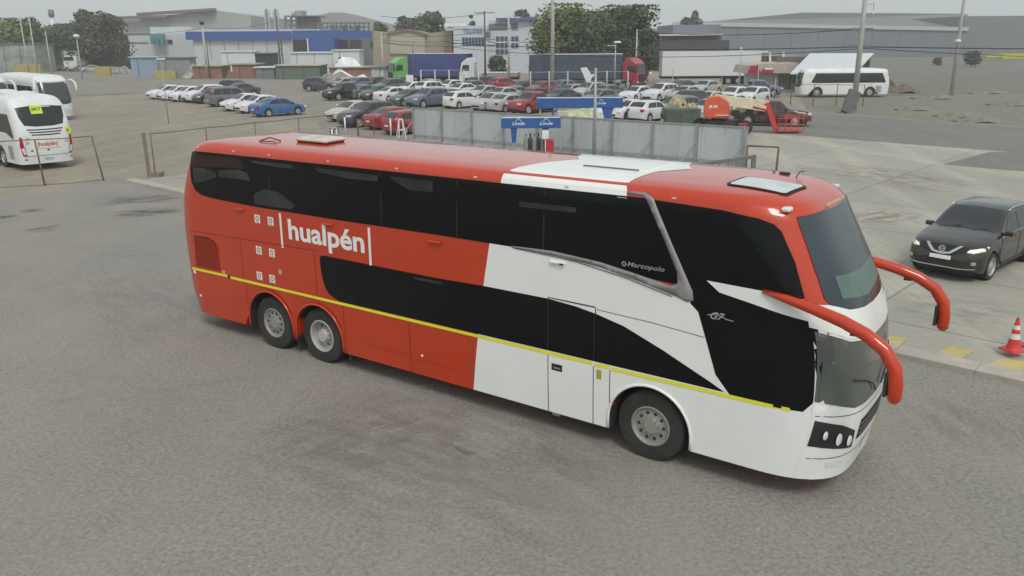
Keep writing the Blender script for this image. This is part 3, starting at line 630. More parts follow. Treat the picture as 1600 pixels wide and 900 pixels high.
    skin('licence_plate', [(-.2, .52), (-.2, .64), (.2, .64), (.2, .52)], lambda y, z: F(y, z, .012), PLATE, T, step=.1)
    for sg in (-1, 1):
        b = MB(); pts = [(12.30, sg * 1.285, 2.775), (12.6, sg * 1.335, 2.745), (12.95, sg * 1.385, 2.69), (13.3, sg * 1.43, 2.615), (13.58, sg * 1.47, 2.52), (13.8, sg * 1.50, 2.39), (13.93, sg * 1.515, 2.2), (13.96, sg * 1.52, 2.0), (13.96, sg * 1.52, 1.84), (13.95, sg * 1.52, 1.80)]
        b.tube(pts, [.03, .055, .07, .078, .08, .082, .086, .085, .08, .05], 14)
        mo = b.build('mirror_arm', OR, T, smooth=True)
        b = MB(); b.box(13.84, 13.88, min(sg * 1.44, sg * 1.58), max(sg * 1.44, sg * 1.58), 1.86, 2.16); b.build('mirror_glass', GLASS, mo, bevel=.01)
        b = MB(); b.box(13.40, 13.5, min(sg * 1.40, sg * 1.46), max(sg * 1.40, sg * 1.46), 2.47, 2.52); b.build('mirror_camera', BLACKP, mo)
    for sg in (-1, 1):
        hl = skin('headlight_housing', [(sg * .70, .74), (sg * .70, .98), (sg * .95, 1.12), (sg * 1.19, 1.2), (sg * 1.2, .84)], lambda y, z: F(y, z, .011), BLACKP, T, step=.08)
        for yy, zz, rr_ in ((.80, .87, .075), (.97, .93, .085), (1.11, 1.0, .06)):
            c_ = F(sg * yy, zz, .014); b = MB(); b.lathe([(0.001, .012), (rr_ * .7, .012), (rr_, 0)], 18, axis='Z'); o = b.build('lamp', LAMP_W, hl, smooth=True, angle=40); o.location = c_; o.rotation_euler = (0, R(90), R(sg * (8 + 30 * (yy - .8))))
        skin('fog_light', [(sg * .8, .5), (sg * .8, .58), (sg * 1.02, .6), (sg * 1.02, .52)], lambda y, z: F(y, z, .011), LAMP_W, T, step=.08)
        b = MB(); pts = [F(sg * t_, z_, .03) for t_, z_ in ((.15, 1.36), (.3, 1.5), (.55, 1.62), (.9, 1.72))]; b.tube(pts, .011, 5); b.build('wiper', BLACKP, T)
    for z_ in (.88, .95, 1.02): strip('grille_slat', [(-.56, z_), (.56, z_)], .02, lambda y, z: F(y, z, .016), SILV, T, step=.1)
    strip('panel_gap', [(-1.18, .66), (1.18, .66)], .012, lambda y, z: F(y, z, .009), WSEAM, T, step=.1)
    strip('panel_gap', [(-1.19, 1.26), (0, 1.2), (1.19, 1.26)], .012, lambda y, z: F(y, z, .009), WSEAM, T, step=.1)
    # rear end
    RR = lambda y, z, d=.006: B.rear(y, z, d)
    skin('rear_window', [(-.9, 2.85), (-.95, 3.5), (.95, 3.5), (.9, 2.85)], RR, GL, T, step=.12)
    skin('engine_lid', [(-.8, .9), (-.8, 1.9), (.8, 1.9), (.8, .9)], RR, OSEAM, T, step=.15)
    for sg in (-1, 1): skin('tail_light', [(sg * 1.0, 1.0), (sg * 1.0, 1.8), (sg * 1.16, 1.9), (sg * 1.18, 1.0)], RR, LAMP_R, T, step=.08)
    # wheels
    RIMT = mat('rim_dusty_steel', (.30, .30, .27), .55, .25, dirt=.5); RIMD = mat('rim_painted_silver', (.50, .49, .46), .45, .2, dirt=.3)
    for sg in (-1, 1):
        wheel(T, 2.75, sg * 1.07, .52, .52, .29, .29, sg, RIMT, deep=.03, holes=10, lod=40)
        wheel(T, 4.10, sg * 1.07, .52, .52, .29, .30, sg, RIMD, deep=.15, holes=8, lod=40)
        wheel(T, 4.10, sg * .74, .52, .52, .27, .30, sg, RIMD, deep=.1, holes=0, lod=24, hubbed=False)
        wheel(T, 10.82, sg * 1.06, .52, .52, .30, .29, sg, RIMT, deep=.03, holes=10, lod=40)
        b = MB(); b.box(3.40, 3.43, min(sg * .8, sg * 1.2), max(sg * .8, sg * 1.2), .17, .62); b.build('mud_flap', RUBBER, T)
        b = MB(); b.box(4.80, 4.83, min(sg * .8, sg * 1.2), max(sg * .8, sg * 1.2), .2, .6); b.build('mud_flap', RUBBER, T)
    b = MB(); b.box(1.2, 12.3, -.62, .62, .40, .95); b.tube([(2.75, -1.0, .52), (2.75, 1.0, .52)], .07); b.tube([(4.1, -1.0, .52), (4.1, 1.0, .52)], .08); b.tube([(10.82, -1.0, .52), (10.82, 1.0, .52)], .07)
    b.build('underframe', mat('chassis_black', (.02, .02, .02), .9), T)
    b = MB(); b.tube([(9.2, -1.15, .33), (9.5, -1.15, .30)], .02); b.box(9.18, 9.32, -1.2, -1.05, .27, .345); b.build('step_bracket', GALV, T)
build_main_coach()
# ================================================================== CARS
def crom(pts, x):
    """smooth height of a profile given as (x, z) points"""
    if x <= pts[0][0]: return pts[0][1]
    for i in range(len(pts) - 1):
        if pts[i + 1][0] >= x:
            a, b = pts[i], pts[i + 1]; t = (x - a[0]) / (b[0] - a[0]); pr = pts[i - 1] if i else a; nx = pts[i + 2] if i + 2 < len(pts) else b
            m0 = (b[1] - pr[1]) / max(1e-6, b[0] - pr[0]) * (b[0] - a[0]); m1 = (nx[1] - a[1]) / max(1e-6, nx[0] - a[0]) * (b[0] - a[0])
            lim = abs(b[1] - a[1]) * 1.6 + .01; m0 = max(-lim, min(lim, m0)); m1 = max(-lim, min(lim, m1))
            return (2 * t ** 3 - 3 * t * t + 1) * a[1] + (t ** 3 - 2 * t * t + t) * m0 + (-2 * t ** 3 + 3 * t * t) * b[1] + (t ** 3 - t * t) * m1
    return pts[-1][1]
CARS = {  # L, W, wheel r, axles, sill, top profile (rear -> front), belt line, rear glass x-range, windscreen x-range, side glass x-range, pillars
 'sedan': dict(L=4.55, W=1.78, r=.315, ax=(-1.33, 1.36), sill=.2, top=[(-2.27, .72), (-2.2, .93), (-2.0, 1.03), (-1.62, 1.07), (-.95, 1.36), (-.55, 1.455), (.1, 1.465), (.5, 1.38), (1.12, 1.03), (1.6, .93), (2.05, .80), (2.2, .70), (2.27, .55)], belt=[(-2.3, .98), (0, .95), (1.2, .93), (2.3, .6)], rg=(-1.55, -.78), ws=(.42, 1.16), sg=(-1.25, .92), pil=(-.18,)),
 'hatch': dict(L=4.05, W=1.74, r=.31, ax=(-1.22, 1.27), sill=.2, top=[(-2.02, .75), (-1.98, .98), (-1.82, 1.12), (-1.5, 1.38), (-1.15, 1.48), (-.2, 1.52), (.25, 1.45), (.95, 1.07), (1.45, .95), (1.82, .82), (1.98, .68), (2.02, .55)], belt=[(-2.1, 1.0), (0, .95), (1.2, .93), (2.1, .6)], rg=(-1.86, -1.42), ws=(.25, .98), sg=(-1.5, .75), pil=(-.35,)),
 'suv': dict(L=4.55, W=1.84, r=.36, ax=(-1.33, 1.35), sill=.27, top=[(-2.27, .8), (-2.22, 1.12), (-2.05, 1.3), (-1.78, 1.58), (-1.45, 1.68), (-.3, 1.72), (.15, 1.66), (.92, 1.21), (1.5, 1.10), (2.0, .98), (2.2, .82), (2.27, .62)], belt=[(-2.3, 1.14), (0, 1.08), (1.2, 1.05), (2.3, .7)], rg=(-2.12, -1.72), ws=(.16, .95), sg=(-1.85, .72), pil=(-1.12, -.28)),
 'van': dict(L=4.6, W=1.84, r=.33, ax=(-1.4, 1.45), sill=.24, top=[(-2.3, .8), (-2.26, 1.2), (-2.15, 1.6), (-1.9, 1.76), (-.8, 1.82), (.35, 1.78), (.7, 1.66), (1.45, 1.15), (1.9, .98), (2.2, .82), (2.3, .6)], belt=[(-2.3, 1.05), (0, 1.02), (1.4, 1.0), (2.3, .7)], rg=(-2.26, -2.02), ws=(.62, 1.42), sg=(-2.1, 1.1), pil=(-1.2, -.2)),
 'pickup': dict(L=5.2, W=1.84, r=.38, ax=(-1.62, 1.5), sill=.34, top=[(-2.6, .85), (-2.58, 1.1), (-.86, 1.12), (-.80, 1.2), (-.72, 1.62), (-.5, 1.74), (.35, 1.74), (.62, 1.62), (1.15, 1.2), (1.7, 1.14), (2.3, 1.03), (2.52, .85), (2.6, .65)], belt=[(-2.6, 1.12), (0, 1.1), (1.3, 1.08), (2.6, .75)], rg=(-.8, -.68), ws=(.55, 1.16), sg=(-.66, .98), pil=(.12,)),
}
class CarSurf:
    def __init__(s, P): s.P = P
    def wid(s, x):
        P = s.P; a = .62; xc = P['L'] / 2 - a; q = max(0, (abs(x) - xc) / a) * .94
        return P['W'] / 2 * (1 - min(.999, q) ** 2.6) ** (1 / 3.2)
    def sec(s, x):
        P = s.P; w = s.wid(x); top = crom(P['top'], x); belt = min(crom(P['belt'], x), top - .03); h = top - belt; z0 = P['sill']
        for ax in P['ax']:
            r = P['r'] + .055
            if abs(x - ax) < r: z0 = max(z0, P['r'] + math.sqrt(r * r - (x - ax) ** 2))
        ez = max(0, abs(x) - P['L'] / 2 + .35) / .35; z0 = max(z0, P['sill'] + .1 * ez)
        zs = lambda f: z0 + (belt - z0) * f
        wr = w * .955 - .30 * max(0, h - .1) - .03
        return [(w * .95, z0), (w * .985, zs(.25)), (w, zs(.55)), (w * .985, zs(.85)), (w * .955, belt), (wr, top - min(.06, h * .4)), (wr - .09, top - min(.012, h * .1)), (wr * .5, top + .012), (0, top + .018)]
    def pt(s, x, t, sg, d=0.):
        q = s.sec(x); i = min(int(t), 7); f = t - i; a, b = q[i], q[i + 1]; y, z = a[0] + (b[0] - a[0]) * f, a[1] + (b[1] - a[1]) * f
        ny, nz = (b[1] - a[1]), -(b[0] - a[0]); L = math.hypot(ny, nz) or 1
        return (x, sg * (y + d * ny / L), z + d * nz / L)
def car_parts(kind, T, body_m, n=64, near=False):
    P = CARS[kind]; cs = CarSurf(P); L = P['L']; xs = [-L / 2 + L * i / n for i in range(n + 1)]
    for ax in P['ax']:
        r = P['r'] + .055; xs += [ax + r * math.cos(math.pi * k / 10) for k in range(11)] + [ax - r - .01, ax + r + .01]
    xs += [p[0] for p in P['top']]; xs = sorted(set(round(x, 3) for x in xs)); b = MB(); m = 17
    for x in xs:
        q = cs.sec(x); b.v += [(x, -y, z) for y, z in q] + [(x, y, z) for y, z in q[-2::-1]]
    for i in range(len(xs) - 1):
        for k in range(m - 1): a = i * m + k; b.f.append((a, a + 1, a + m + 1, a + m))
        a = i * m; b.f.append((a, a + m, a + 2 * m - 1, a + m - 1))
    b.f.append(tuple(range(m))); b.f.append(tuple((len(xs) - 1) * m + k for k in range(m)))
    body = b.build('body', body_m, T, smooth=True, angle=38)
    def band(name, x0, x1, t0, t1, sgs, mt, d=.006, nx=10, ntt=3, insx0=0., insx1=0.):
        for sg in sgs:
            g = MB()
            for i in range(nx + 1):
                for j in range(ntt + 1):
                    tt = j / ntt; x = (x0 + insx0 * tt) + ((x1 - insx1 * tt) - (x0 + insx0 * tt)) * i / nx
                    g.v.append(cs.pt(x, t0 + (t1 - t0) * tt, sg, d))
            for i in range(nx):
                for j in range(ntt): a = i * (ntt + 1) + j; g.f.append((a, a + 1, a + ntt + 2, a + ntt + 1))
            g.build(name, mt, T, smooth=True)
    def top_glass(name, x0, x1, f):
        g = MB(); nx, ny = 8, 8; xs_ = [x0 + (x1 - x0) * i / nx for i in range(nx + 1)]
        for x in xs_:
            q = cs.sec(x); wr = q[6][0] * f
            for j in range(ny + 1):
                y = -wr + 2 * wr * j / ny; g.v.append((x, y, q[6][1] + (q[8][1] - q[6][1]) * (1 - abs(y) / max(.01, q[6][0])) + .012))
        for i in range(nx):
            for j in range(ny): a = i * (ny + 1) + j; g.f.append((a, a + 1, a + ny + 2, a + ny + 1))
        g.build(name, GLASS, T, smooth=True)
    e = [P['sg'][0]] + list(P['pil']) + [P['sg'][1]]
    for i in range(len(e) - 1):
        first, last = i == 0, i == len(e) - 2
        x0 = e[i] + (0 if first else .03); x1 = e[i + 1] - (0 if last else .03)
        band('side_window', x0, x1, 4.12, 4.86, (-1, 1), GLASS, insx0=(.28 if first and kind not in ('pickup',) else 0), insx1=(.42 if last else 0))
    top_glass('windscreen', P['ws'][0], P['ws'][1], .97)
    if kind == 'pickup':
        g = MB(); g.box(-2.5, -.9, -.78, .78, 1.07, 1.135); g.build('load_bed', BLACKP, T)
        g = MB(); g.box(-.79, -.77, -.6, .6, 1.25, 1.55); g.build('rear_window', GLASS, T)
    else: top_glass('rear_window', P['rg'][0], P['rg'][1], .94)
    for ax in P['ax']:
        for sg in (-1, 1): wheel(T, ax, sg * (P['W'] / 2 - .12), P['r'], P['r'], .21, P['r'] * .66, sg, None if not near else None, deep=.03, holes=5 if not near else 8, lod=20 if not near else 32, hubbed=False)
    xf = L / 2; zh = crom(P['top'], xf - .22) - .13
    for sg in (-1, 1):
        if not near:
            y = cs.wid(xf - .2); g = MB(); g.box(xf - .30, xf - .045, min(sg * (y - .30), sg * (y + .005)), max(sg * (y - .30), sg * (y + .005)), zh - .07, zh + .06); g.build('headlight', LAMP_W, T, bevel=.04)
        y = cs.wid(-xf + .15); zt = crom(P['top'], -xf + .12) - .2; g = MB(); g.box(-xf - .005, -xf + .22, min(sg * (y - .26), sg * (y + .01)), max(sg * (y - .26), sg * (y + .01)), zt - .08, zt + .09); g.build('tail_light', LAMP_R, T, bevel=.03)
        xm = P['ws'][1] - .28; p = cs.pt(xm, 4.1, sg); g = MB(); g.box(xm - .05, xm + .07, min(p[1], p[1] + sg * .2), max(p[1], p[1] + sg * .2), p[2], p[2] + .13); g.build('wing_mirror', BLACKP if not near else body_m, T, bevel=.03)
    g = MB(); g.box(-xf - .012, -xf + .05, -.2, .2, .55, .66); g.build('licence_plate', PLATE, T)
    if not near:
        g = MB(); g.box(xf - .06, xf + .008, -.48, .48, .36, .52); g.build('grille', BLACKP, T, bevel=.02)
    g = MB(); g.box(-xf + .3, xf - .3, -P['W'] / 2 + .24, P['W'] / 2 - .24, .18, .6); g.build('underbody', BLACKP, T)
    return cs
PROTO = {}
def car(kind, name, cat, label, col, loc, hdeg, group=None):
    bm_ = paint(col[0], col[1])
    if kind not in PROTO:
        T = thing(name, label, cat, loc, R(hdeg), group); car_parts(kind, T, bm_, n=44); PROTO[kind] = T
    else:
        T = copy_tree(PROTO[kind]); T.name = name; T.location = loc; T.rotation_euler = (0, 0, R(hdeg)); T['label'] = label; T['category'] = cat
        if group: T['group'] = group
        elif 'group' in T: del T['group']
        for ch in T.children:
            if ch.name.startswith('body') or (ch.name.startswith('wing')): 
                if ch.name.startswith('body'): ch.material_slots[0].link = 'OBJECT'; ch.material_slots[0].material = bm_
    return T
C = {k: (k, v) for k, v in dict(white=(.68, .69, .69), silver=(.42, .43, .44), grey=(.14, .145, .15), dark=(.035, .037, .04), black=(.012, .012, .013), blue=(.03, .12, .32), slate=(.11, .14, .20), green=(.06, .09, .075),
     maroon=(.16, .02, .03), darkmaroon=(.075, .012, .018), red=(.27, .018, .025), crimson=(.36, .01, .045), champagne=(.5, .47, .38), purple=(.06, .05, .075), pink=(.45, .28, .28), darkgreen=(.03, .045, .04), navy=(.025, .04, .09)).items()}
def park(u, v, toward, kind, col, label, name=None, cat=None, hd=45, grp='cars parked in the lot'):
    """u, v: where the near corner of the car meets the ground in the survey picture"""
    P = CARS[kind]; p = G(u, v); a = R(hd); d = Vector((math.cos(a), math.sin(a), 0)); nrm = Vector((-math.sin(a), math.cos(a), 0))
    c = p + d * (P['L'] / 2 - .05) + nrm * (P['W'] / 2 - .03)
    nm = name or {'sedan': 'parked_sedan', 'hatch': 'parked_hatchback', 'suv': 'parked_suv', 'van': 'parked_minivan', 'pickup': 'parked_pickup'}[kind]
    ct = cat or {'sedan': 'car', 'hatch': 'car', 'suv': 'suv', 'van': 'minivan', 'pickup': 'pickup truck'}[kind]
    return car(kind, nm, ct, label, C[col], (c.x, c.y, 0), hd + (180 if toward else 0), grp)
g1 = 'short row of cars on the left'
for a in [
 (238, 156, 1, 'sedan', 'white', 'white sedan at the far left end of the short row, nose out'),
 (256, 158, 1, 'sedan', 'white', 'white sedan second from the left end of the short row'),
 (274, 160, 1, 'hatch', 'white', 'white hatchback third from the left end of the short row'),
 (294, 161.5, 1, 'suv', 'white', 'white sport utility car between the white hatchback and the dark hatchback'),
 (311, 163, 1, 'hatch', 'dark', 'dark hatchback squeezed between white suv and grey minivan'),
 (333, 168, 0, 'van', 'grey', 'grey minivan parked tail out in the short row'),
 (357, 175, 1, 'sedan', 'white', 'white sedan right beside the grey minivan'),
 (380, 178.5, 1, 'sedan', 'white', 'white sedan directly beside the bright blue sedan'),
 (405, 184, 0, 'sedan', 'blue', 'bright blue sedan at the near end of the short row'),
 (352, 153, 1, 'sedan', 'purple', 'dark purple sedan behind the grey minivan')]:
    park(*a, grp=g1)
park(403, 148, 1, 'suv', 'dark', 'dark suv standing alone behind the white and blue sedans', hd=155, grp=None)
g2 = 'rows of cars in the large lot'
for a in [
 (551, 156, 0, 'sedan', 'grey', 'grey sedan beside the black pickup, tail to the lane'),
 (575, 159, 1, 'hatch', 'darkgreen', 'very dark hatchback with white plate beside the white sedan'),
 (597, 161, 0, 'sedan', 'white', 'white sedan with its tail out between two dark hatchbacks'),
 (622, 167, 1, 'hatch', 'green', 'grey green hatchback left of the slate blue suv'),
 (650, 170, 1, 'suv', 'slate', 'slate blue suv facing out beside the maroon sedan'),
 (682, 166, 1, 'sedan', 'maroon', 'maroon sedan facing out between slate suv and white hatchback'),
 (708, 171, 0, 'hatch', 'white', 'white hatchback tail out behind the grey sheet fence'),
 (754, 175, 1, 'hatch', 'silver', 'silver blue hatchback between the white hatchback and the silver sedan'),
 (778, 177, 0, 'sedan', 'silver', 'silver sedan tail out beside the red pickup'),
 (590, 148, 1, 'suv', 'green', 'dark grey green suv behind the white sedan, second row'),
 (628, 151, 1, 'hatch', 'white', 'white hatchback in the second row behind the slate suv'),
 (662, 153, 0, 'suv', 'white', 'white suv with dark side windows behind the maroon sedan'),
 (706, 153, 1, 'sedan', 'white', 'white sedan in the second row behind the white hatchback'),
 (742, 158, 1, 'sedan', 'silver', 'silver sedan in the second row in front of the crimson suv'),
 (788, 160, 1, 'sedan', 'grey', 'grey sedan in the second row behind the silver sedan'),
 (836, 149, 1, 'sedan', 'red', 'bright red sedan in front of the long navy trailer'),
 (880, 156, 1, 'sedan', 'pink', 'pale pinkish sedan right of the bright red sedan'),
 (908, 157, 1, 'suv', 'silver', 'silver suv with pale roof under the white tilted flag sign'),
 (945, 157, 0, 'hatch', 'slate', 'dark slate hatchback between silver suv and white sedan'),
 (985, 160, 1, 'sedan', 'white', 'white sedan in front of the red lorry cab'),
 (1022, 160, 1, 'suv', 'white', 'white suv right of the white sedan near the red lorry cab'),
 (1062, 160, 1, 'sedan', 'silver', 'silver sedan in the second row below the white trailer'),
 (1096, 148, 1, 'sedan', 'silver', 'silver sedan close to the white trailer rear wheels'),
 (1140, 163, 1, 'hatch', 'white', 'white hatchback behind the cream lifting boom, left one'),
 (1172, 163, 1, 'hatch', 'white', 'white hatchback behind the cream lifting boom, right one'),
 (743, 143, 0, 'suv', 'dark', 'black suv with pale roof beside the crimson suv'),
 (776, 145, 0, 'suv', 'crimson', 'crimson suv seen from behind in the farthest row'),
 (806, 148, 1, 'sedan', 'dark', 'dark sedan in the farthest row left of the red sedan'),
 (520, 141, 1, 'sedan', 'silver', 'silver sedan behind the black pickup near the red sheds'),
 (545, 141, 1, 'hatch', 'slate', 'slate hatchback behind the grey sedan near the red sheds'),
 (572, 139, 1, 'sedan', 'dark', 'dark sedan near the white crate fence'),
 (940, 191, 1, 'sedan', 'white', 'white sedan half hidden by the tall blue beam leg'),
 (968, 190, 1, 'sedan', 'white', 'white sedan left of the damaged white hatchback'),
 (1006, 192, 0, 'hatch', 'white', 'white hatchback with black tail lamp just behind the grey sheet fence'),
 (1046, 190, 1, 'suv', 'grey', 'large grey suv right of the white hatchback behind the fence'),
 (1100, 190, 1, 'hatch', 'silver', 'silver hatchback beside the orange boom lift'),
 (690, 146, 1, 'sedan', 'white', 'white sedan in the farthest row right of the white suv'),
 (722, 148, 1, 'hatch', 'grey', 'grey hatchback in the farthest row left of the black suv'),
 (655, 144, 1, 'sedan', 'silver', 'silver sedan in the farthest row by the pale rail fence'),
 (770, 162, 1, 'sedan', 'silver', 'silver sedan in the second row just left of the grey sedan'),
 (818, 165, 1, 'hatch', 'dark', 'dark hatchback in the second row behind the red pickup'),
 (862, 166, 1, 'sedan', 'dark', 'dark sedan just behind the left end of the long blue beam'),
 (925, 168, 1, 'hatch', 'grey', 'grey hatchback between silver suv and long blue beam'),
 (1062, 176, 1, 'suv', 'dark', 'black suv behind the large grey suv'),
 (1098, 172, 1, 'sedan', 'champagne', 'champagne sedan behind the green waste skip'),
 (1132, 178, 1, 'sedan', 'white', 'white sedan hidden behind the orange lift'),
 (866, 147, 1, 'hatch', 'slate', 'slate hatchback right behind the bright red sedan'),
 (610, 139, 1, 'hatch', 'grey', 'grey hatchback close to the green lorry cab'),
 (1060, 147, 0, 'sedan', 'dark', 'dark sedan in the last row under the white trailer')]:
    park(*a, grp=g2)
park(516, 158, 1, 'pickup', 'black', 'black pickup truck at the corner of the big lot', grp=g2)
park(812, 180, 1, 'pickup', 'red', 'red pickup truck behind the blue rack beam', grp=g2)
park(472, 143, 0, 'suv', 'purple', 'dark violet suv parked broadside at the left edge of the big lot', hd=-12, grp=g2)
park(1150, 152, 0, 'pickup', 'slate', 'slate grey pickup broadside in front of the white trailer', hd=5, grp=g2)
park(527, 192, 1, 'sedan', 'champagne', 'champagne sedan half hidden behind the dark purple suv')
park(546, 201, 1, 'suv', 'purple', 'dark purple suv in the near group beside the red sedans')
park(588, 205, 0, 'sedan', 'red', 'red sedan between the dark purple suv and the faded red hatchback')
park(618, 213, 0, 'hatch', 'red', 'faded red hatchback against the end of the grey sheet fence')
park(1146, 196.5, 0, 'pickup', 'darkmaroon', 'dark red pickup truck standing beside the boom lift basket', hd=-17)
for u, v, c_, l in ((77, 110, 'dark', 'dark car at the left end of the far row'), (88, 110.5, 'white', 'white car second in the far row by the yellow block'), (99, 111.5, 'maroon', 'reddish brown car in the middle of the far row'), (112, 112, 'grey', 'grey car fourth in the far row'), (127, 113, 'silver', 'silver car at the right end of the far row')):
    park(u, v, 1, 'sedan', c_, l, hd=40, grp='row of cars far left')
for u, v, c_, l in ((140, 109, 'white', 'white car by the yellow block past the right end of the far row'), (64, 109, 'champagne', 'pale car half behind the yellow block at the far left')):
    park(u, v, 1, 'hatch', c_, l, hd=40, grp='row of cars far left')
for u, v, k, c_, l in ((185, 104, 'van', 'white', 'small white van in front of the long white building'), (205, 100, 'van', 'white', 'white van behind the blue site cabin')):
    park(u, v, 1, k, c_, l, hd=20, grp=None)
# ---- the near SUV with its headlights on
def near_suv():
    a = R(-138); d = Vector((math.cos(a), math.sin(a), 0)); nn = Vector((-d.y, d.x, 0)); loc = G(1541, 438) - d * 1.42 - nn * .84
    T = thing('moving_suv', 'black suv with headlights on driving past the front of the coach', 'suv', loc, a)
    PB = mat('suv_black_paint', (.026, .022, .019), .22, coat=.5, var=.05, dirt=.12, dirtcol=(.1, .1, .1))
    CH_ = mat('chrome', (.62, .62, .62), .15, .9)
    T.scale = (1, 1, .94)
    cs = car_parts('suv', T, PB, n=96, near=True)
    P = CARS['suv']; xf = P['L'] / 2
    def nose(y, z, dd=.008):
        # furthest x at this height and width
        lo, hi = 1.2, xf
        for _ in range(22):
            x = (lo + hi) / 2; q = cs.sec(x); top = q[8][1]; wv = None
            for i in range(8):
                if q[i][1] <= z <= q[i + 1][1] or q[i + 1][1] <= z <= q[i][1]:
                    f = (z - q[i][1]) / ((q[i + 1][1] - q[i][1]) or 1); wv = q[i][0] + (q[i + 1][0] - q[i][0]) * f
            if z < q[0][1]: wv = q[0][0]
            if z > top or (wv is not None and abs(y) > wv): hi = x
            else: lo = x
        return (lo + dd, y * (1 + dd * .3), z)
    ON = mat('lit_headlamp', (1.0, .93, .78), .3, emit=0.0)
    for sg in (-1, 1):
        skin('headlight', [(sg * .56, .835), (sg * .60, .90), (sg * .86, .955), (sg * .885, .93), (sg * .86, .86), (sg * .7, .825)], nose, ON, T, step=.06)
        skin('fog_lamp', [(sg * .70, .52), (sg * .68, .57), (sg * .72, .61), (sg * .78, .60), (sg * .79, .54), (sg * .75, .505)], nose, CH_, T, step=.05)
        skin('grille_chrome', [(sg * .36, .96), (sg * .44, .96), (sg * .22, .76), (sg * .06, .73), (0, .73), (0, .78), (sg * .06, .78), (sg * .17, .80)], lambda y, z: nose(y, z, .03), CH_, T, step=.05)
    skin('grille', [(-.56, .95), (.56, .95), (.54, .84), (.25, .72), (-.25, .72), (-.54, .84)], lambda y, z: nose(y, z, .012), mat('grille_black', (.008, .008, .008), .5), T, step=.07)
    skin('lower_grille', [(-.66, .56), (.66, .56), (.6, .42), (-.6, .42)], lambda y, z: nose(y, z, .010), BLACKP, T, step=.08)
    skin('bumper_trim', [(-.78, .40), (-.4, .385), (.4, .385), (.78, .40), (.78, .43), (.4, .415), (-.4, .415), (-.78, .43)], lambda y, z: nose(y, z, .02), CH_, T, step=.08)
    skin('licence_plate', [(-.25, .60), (.25, .60), (.25, .70), (-.25, .70)], lambda y, z: nose(y, z, .03), PLATE, T, step=.08)
    b = MB(); p = nose(0, .86, .045); b.lathe([(.045, 0), (.085, .0), (.085, .012), (.045, .012)], 20, axis='Z'); b.box(-.085, .085, -.014, .014, 0, .014)
    e = b.build('grille_emblem', CH_, T); e.rotation_euler = (R(90), 0, R(90)); e.location = p
    for sg in (-1, 1):
        b = MB(); pts = [cs.pt(x, 5.3, sg, .03) for x in (-1.7, -1.4, -.8, -.2, .1)]; b.tube(pts, .016, 6); b.build('roof_rail', CH_, T, smooth=True)
        b = MB()
        for i in range(24): pass
        pts = [cs.pt(-1.75 + 2.6 * i / 16, 4.03, sg, .009) for i in range(17)]; b.tube(pts, .009, 5); b.build('window_chrome', CH_, T, smooth=True)
        for x in (.95, -.28, -1.3):
            pts = [cs.pt(x - (.05 if t_ > 2.6 else 0), t_, sg, .003) for t_ in (.6, 1, 2, 3, 4)]; b = MB(); b.tube(pts, .004, 4); b.build('door_gap', mat('gap_black', (.003, .003, .003), .9), T)
        for x in (.0, -1.15):
            p0 = cs.pt(x - .1, 3.4, sg, .025); p1 = cs.pt(x + .1, 3.4, sg, .025); b = MB(); b.bar(p0, p1, .02, .03); b.build('door_handle', PB, T, bevel=.006)
        b = MB(); pts = [cs.pt(-1.0 + 2.0 * i / 8, .3, sg, .01) for i in range(9)]; b.tube(pts, .03, 6); b.build('sill_trim', BLACKP, T, smooth=True)
    b = MB(); b.tube([(1.06, -.6, 1.17), (.9, -.1, 1.27)], .008, 4); b.build('wiper', BLACKP, T); b = MB(); b.tube([(1.06, .1, 1.18), (.88, .55, 1.26)], .008, 4); b.build('wiper', BLACKP, T)
near_suv()
# ---- traffic cones
def cone(loc, label):
    T = thing('traffic_cone', label, 'traffic cone', loc, .3, 'traffic cones by the kerb'); T.scale = (.85, .85, .8)
    OG = mat('cone_red', (.62, .035, .03), .5, dirt=.25); b = MB(); b.box(-.21, .21, -.21, .21, 0.0, .045); b.build('base', OG, T, bevel=.015)
    prof = lambda z: .145 - .115 * (z - .045) / .76
    b = MB(); b.lathe([(prof(.045) + .02, .045), (prof(.06), .07)] + [(prof(z), z) for z in (.2, .4, .6, .8)] + [(.02, .806)], 24, axis='Z'); b.build('cone_body', OG, T, smooth=True, angle=50)
    for z0, z1 in ((.30, .43), (.53, .63)):
        b = MB(); b.lathe([(prof(z0) + .003, z0), (prof(z1) + .003, z1)], 24, axis='Z'); b.build('reflective_collar', mat('collar_white', (.72, .7, .68), .4), T, smooth=True)
p = G(1581, 556); cone((p.x, p.y, .11), 'red and white striped traffic cone on the concrete near the yellow markings')
p = G(1612, 543); cone((p.x, p.y, .006), 'red traffic cone cut off by the right edge of the picture')
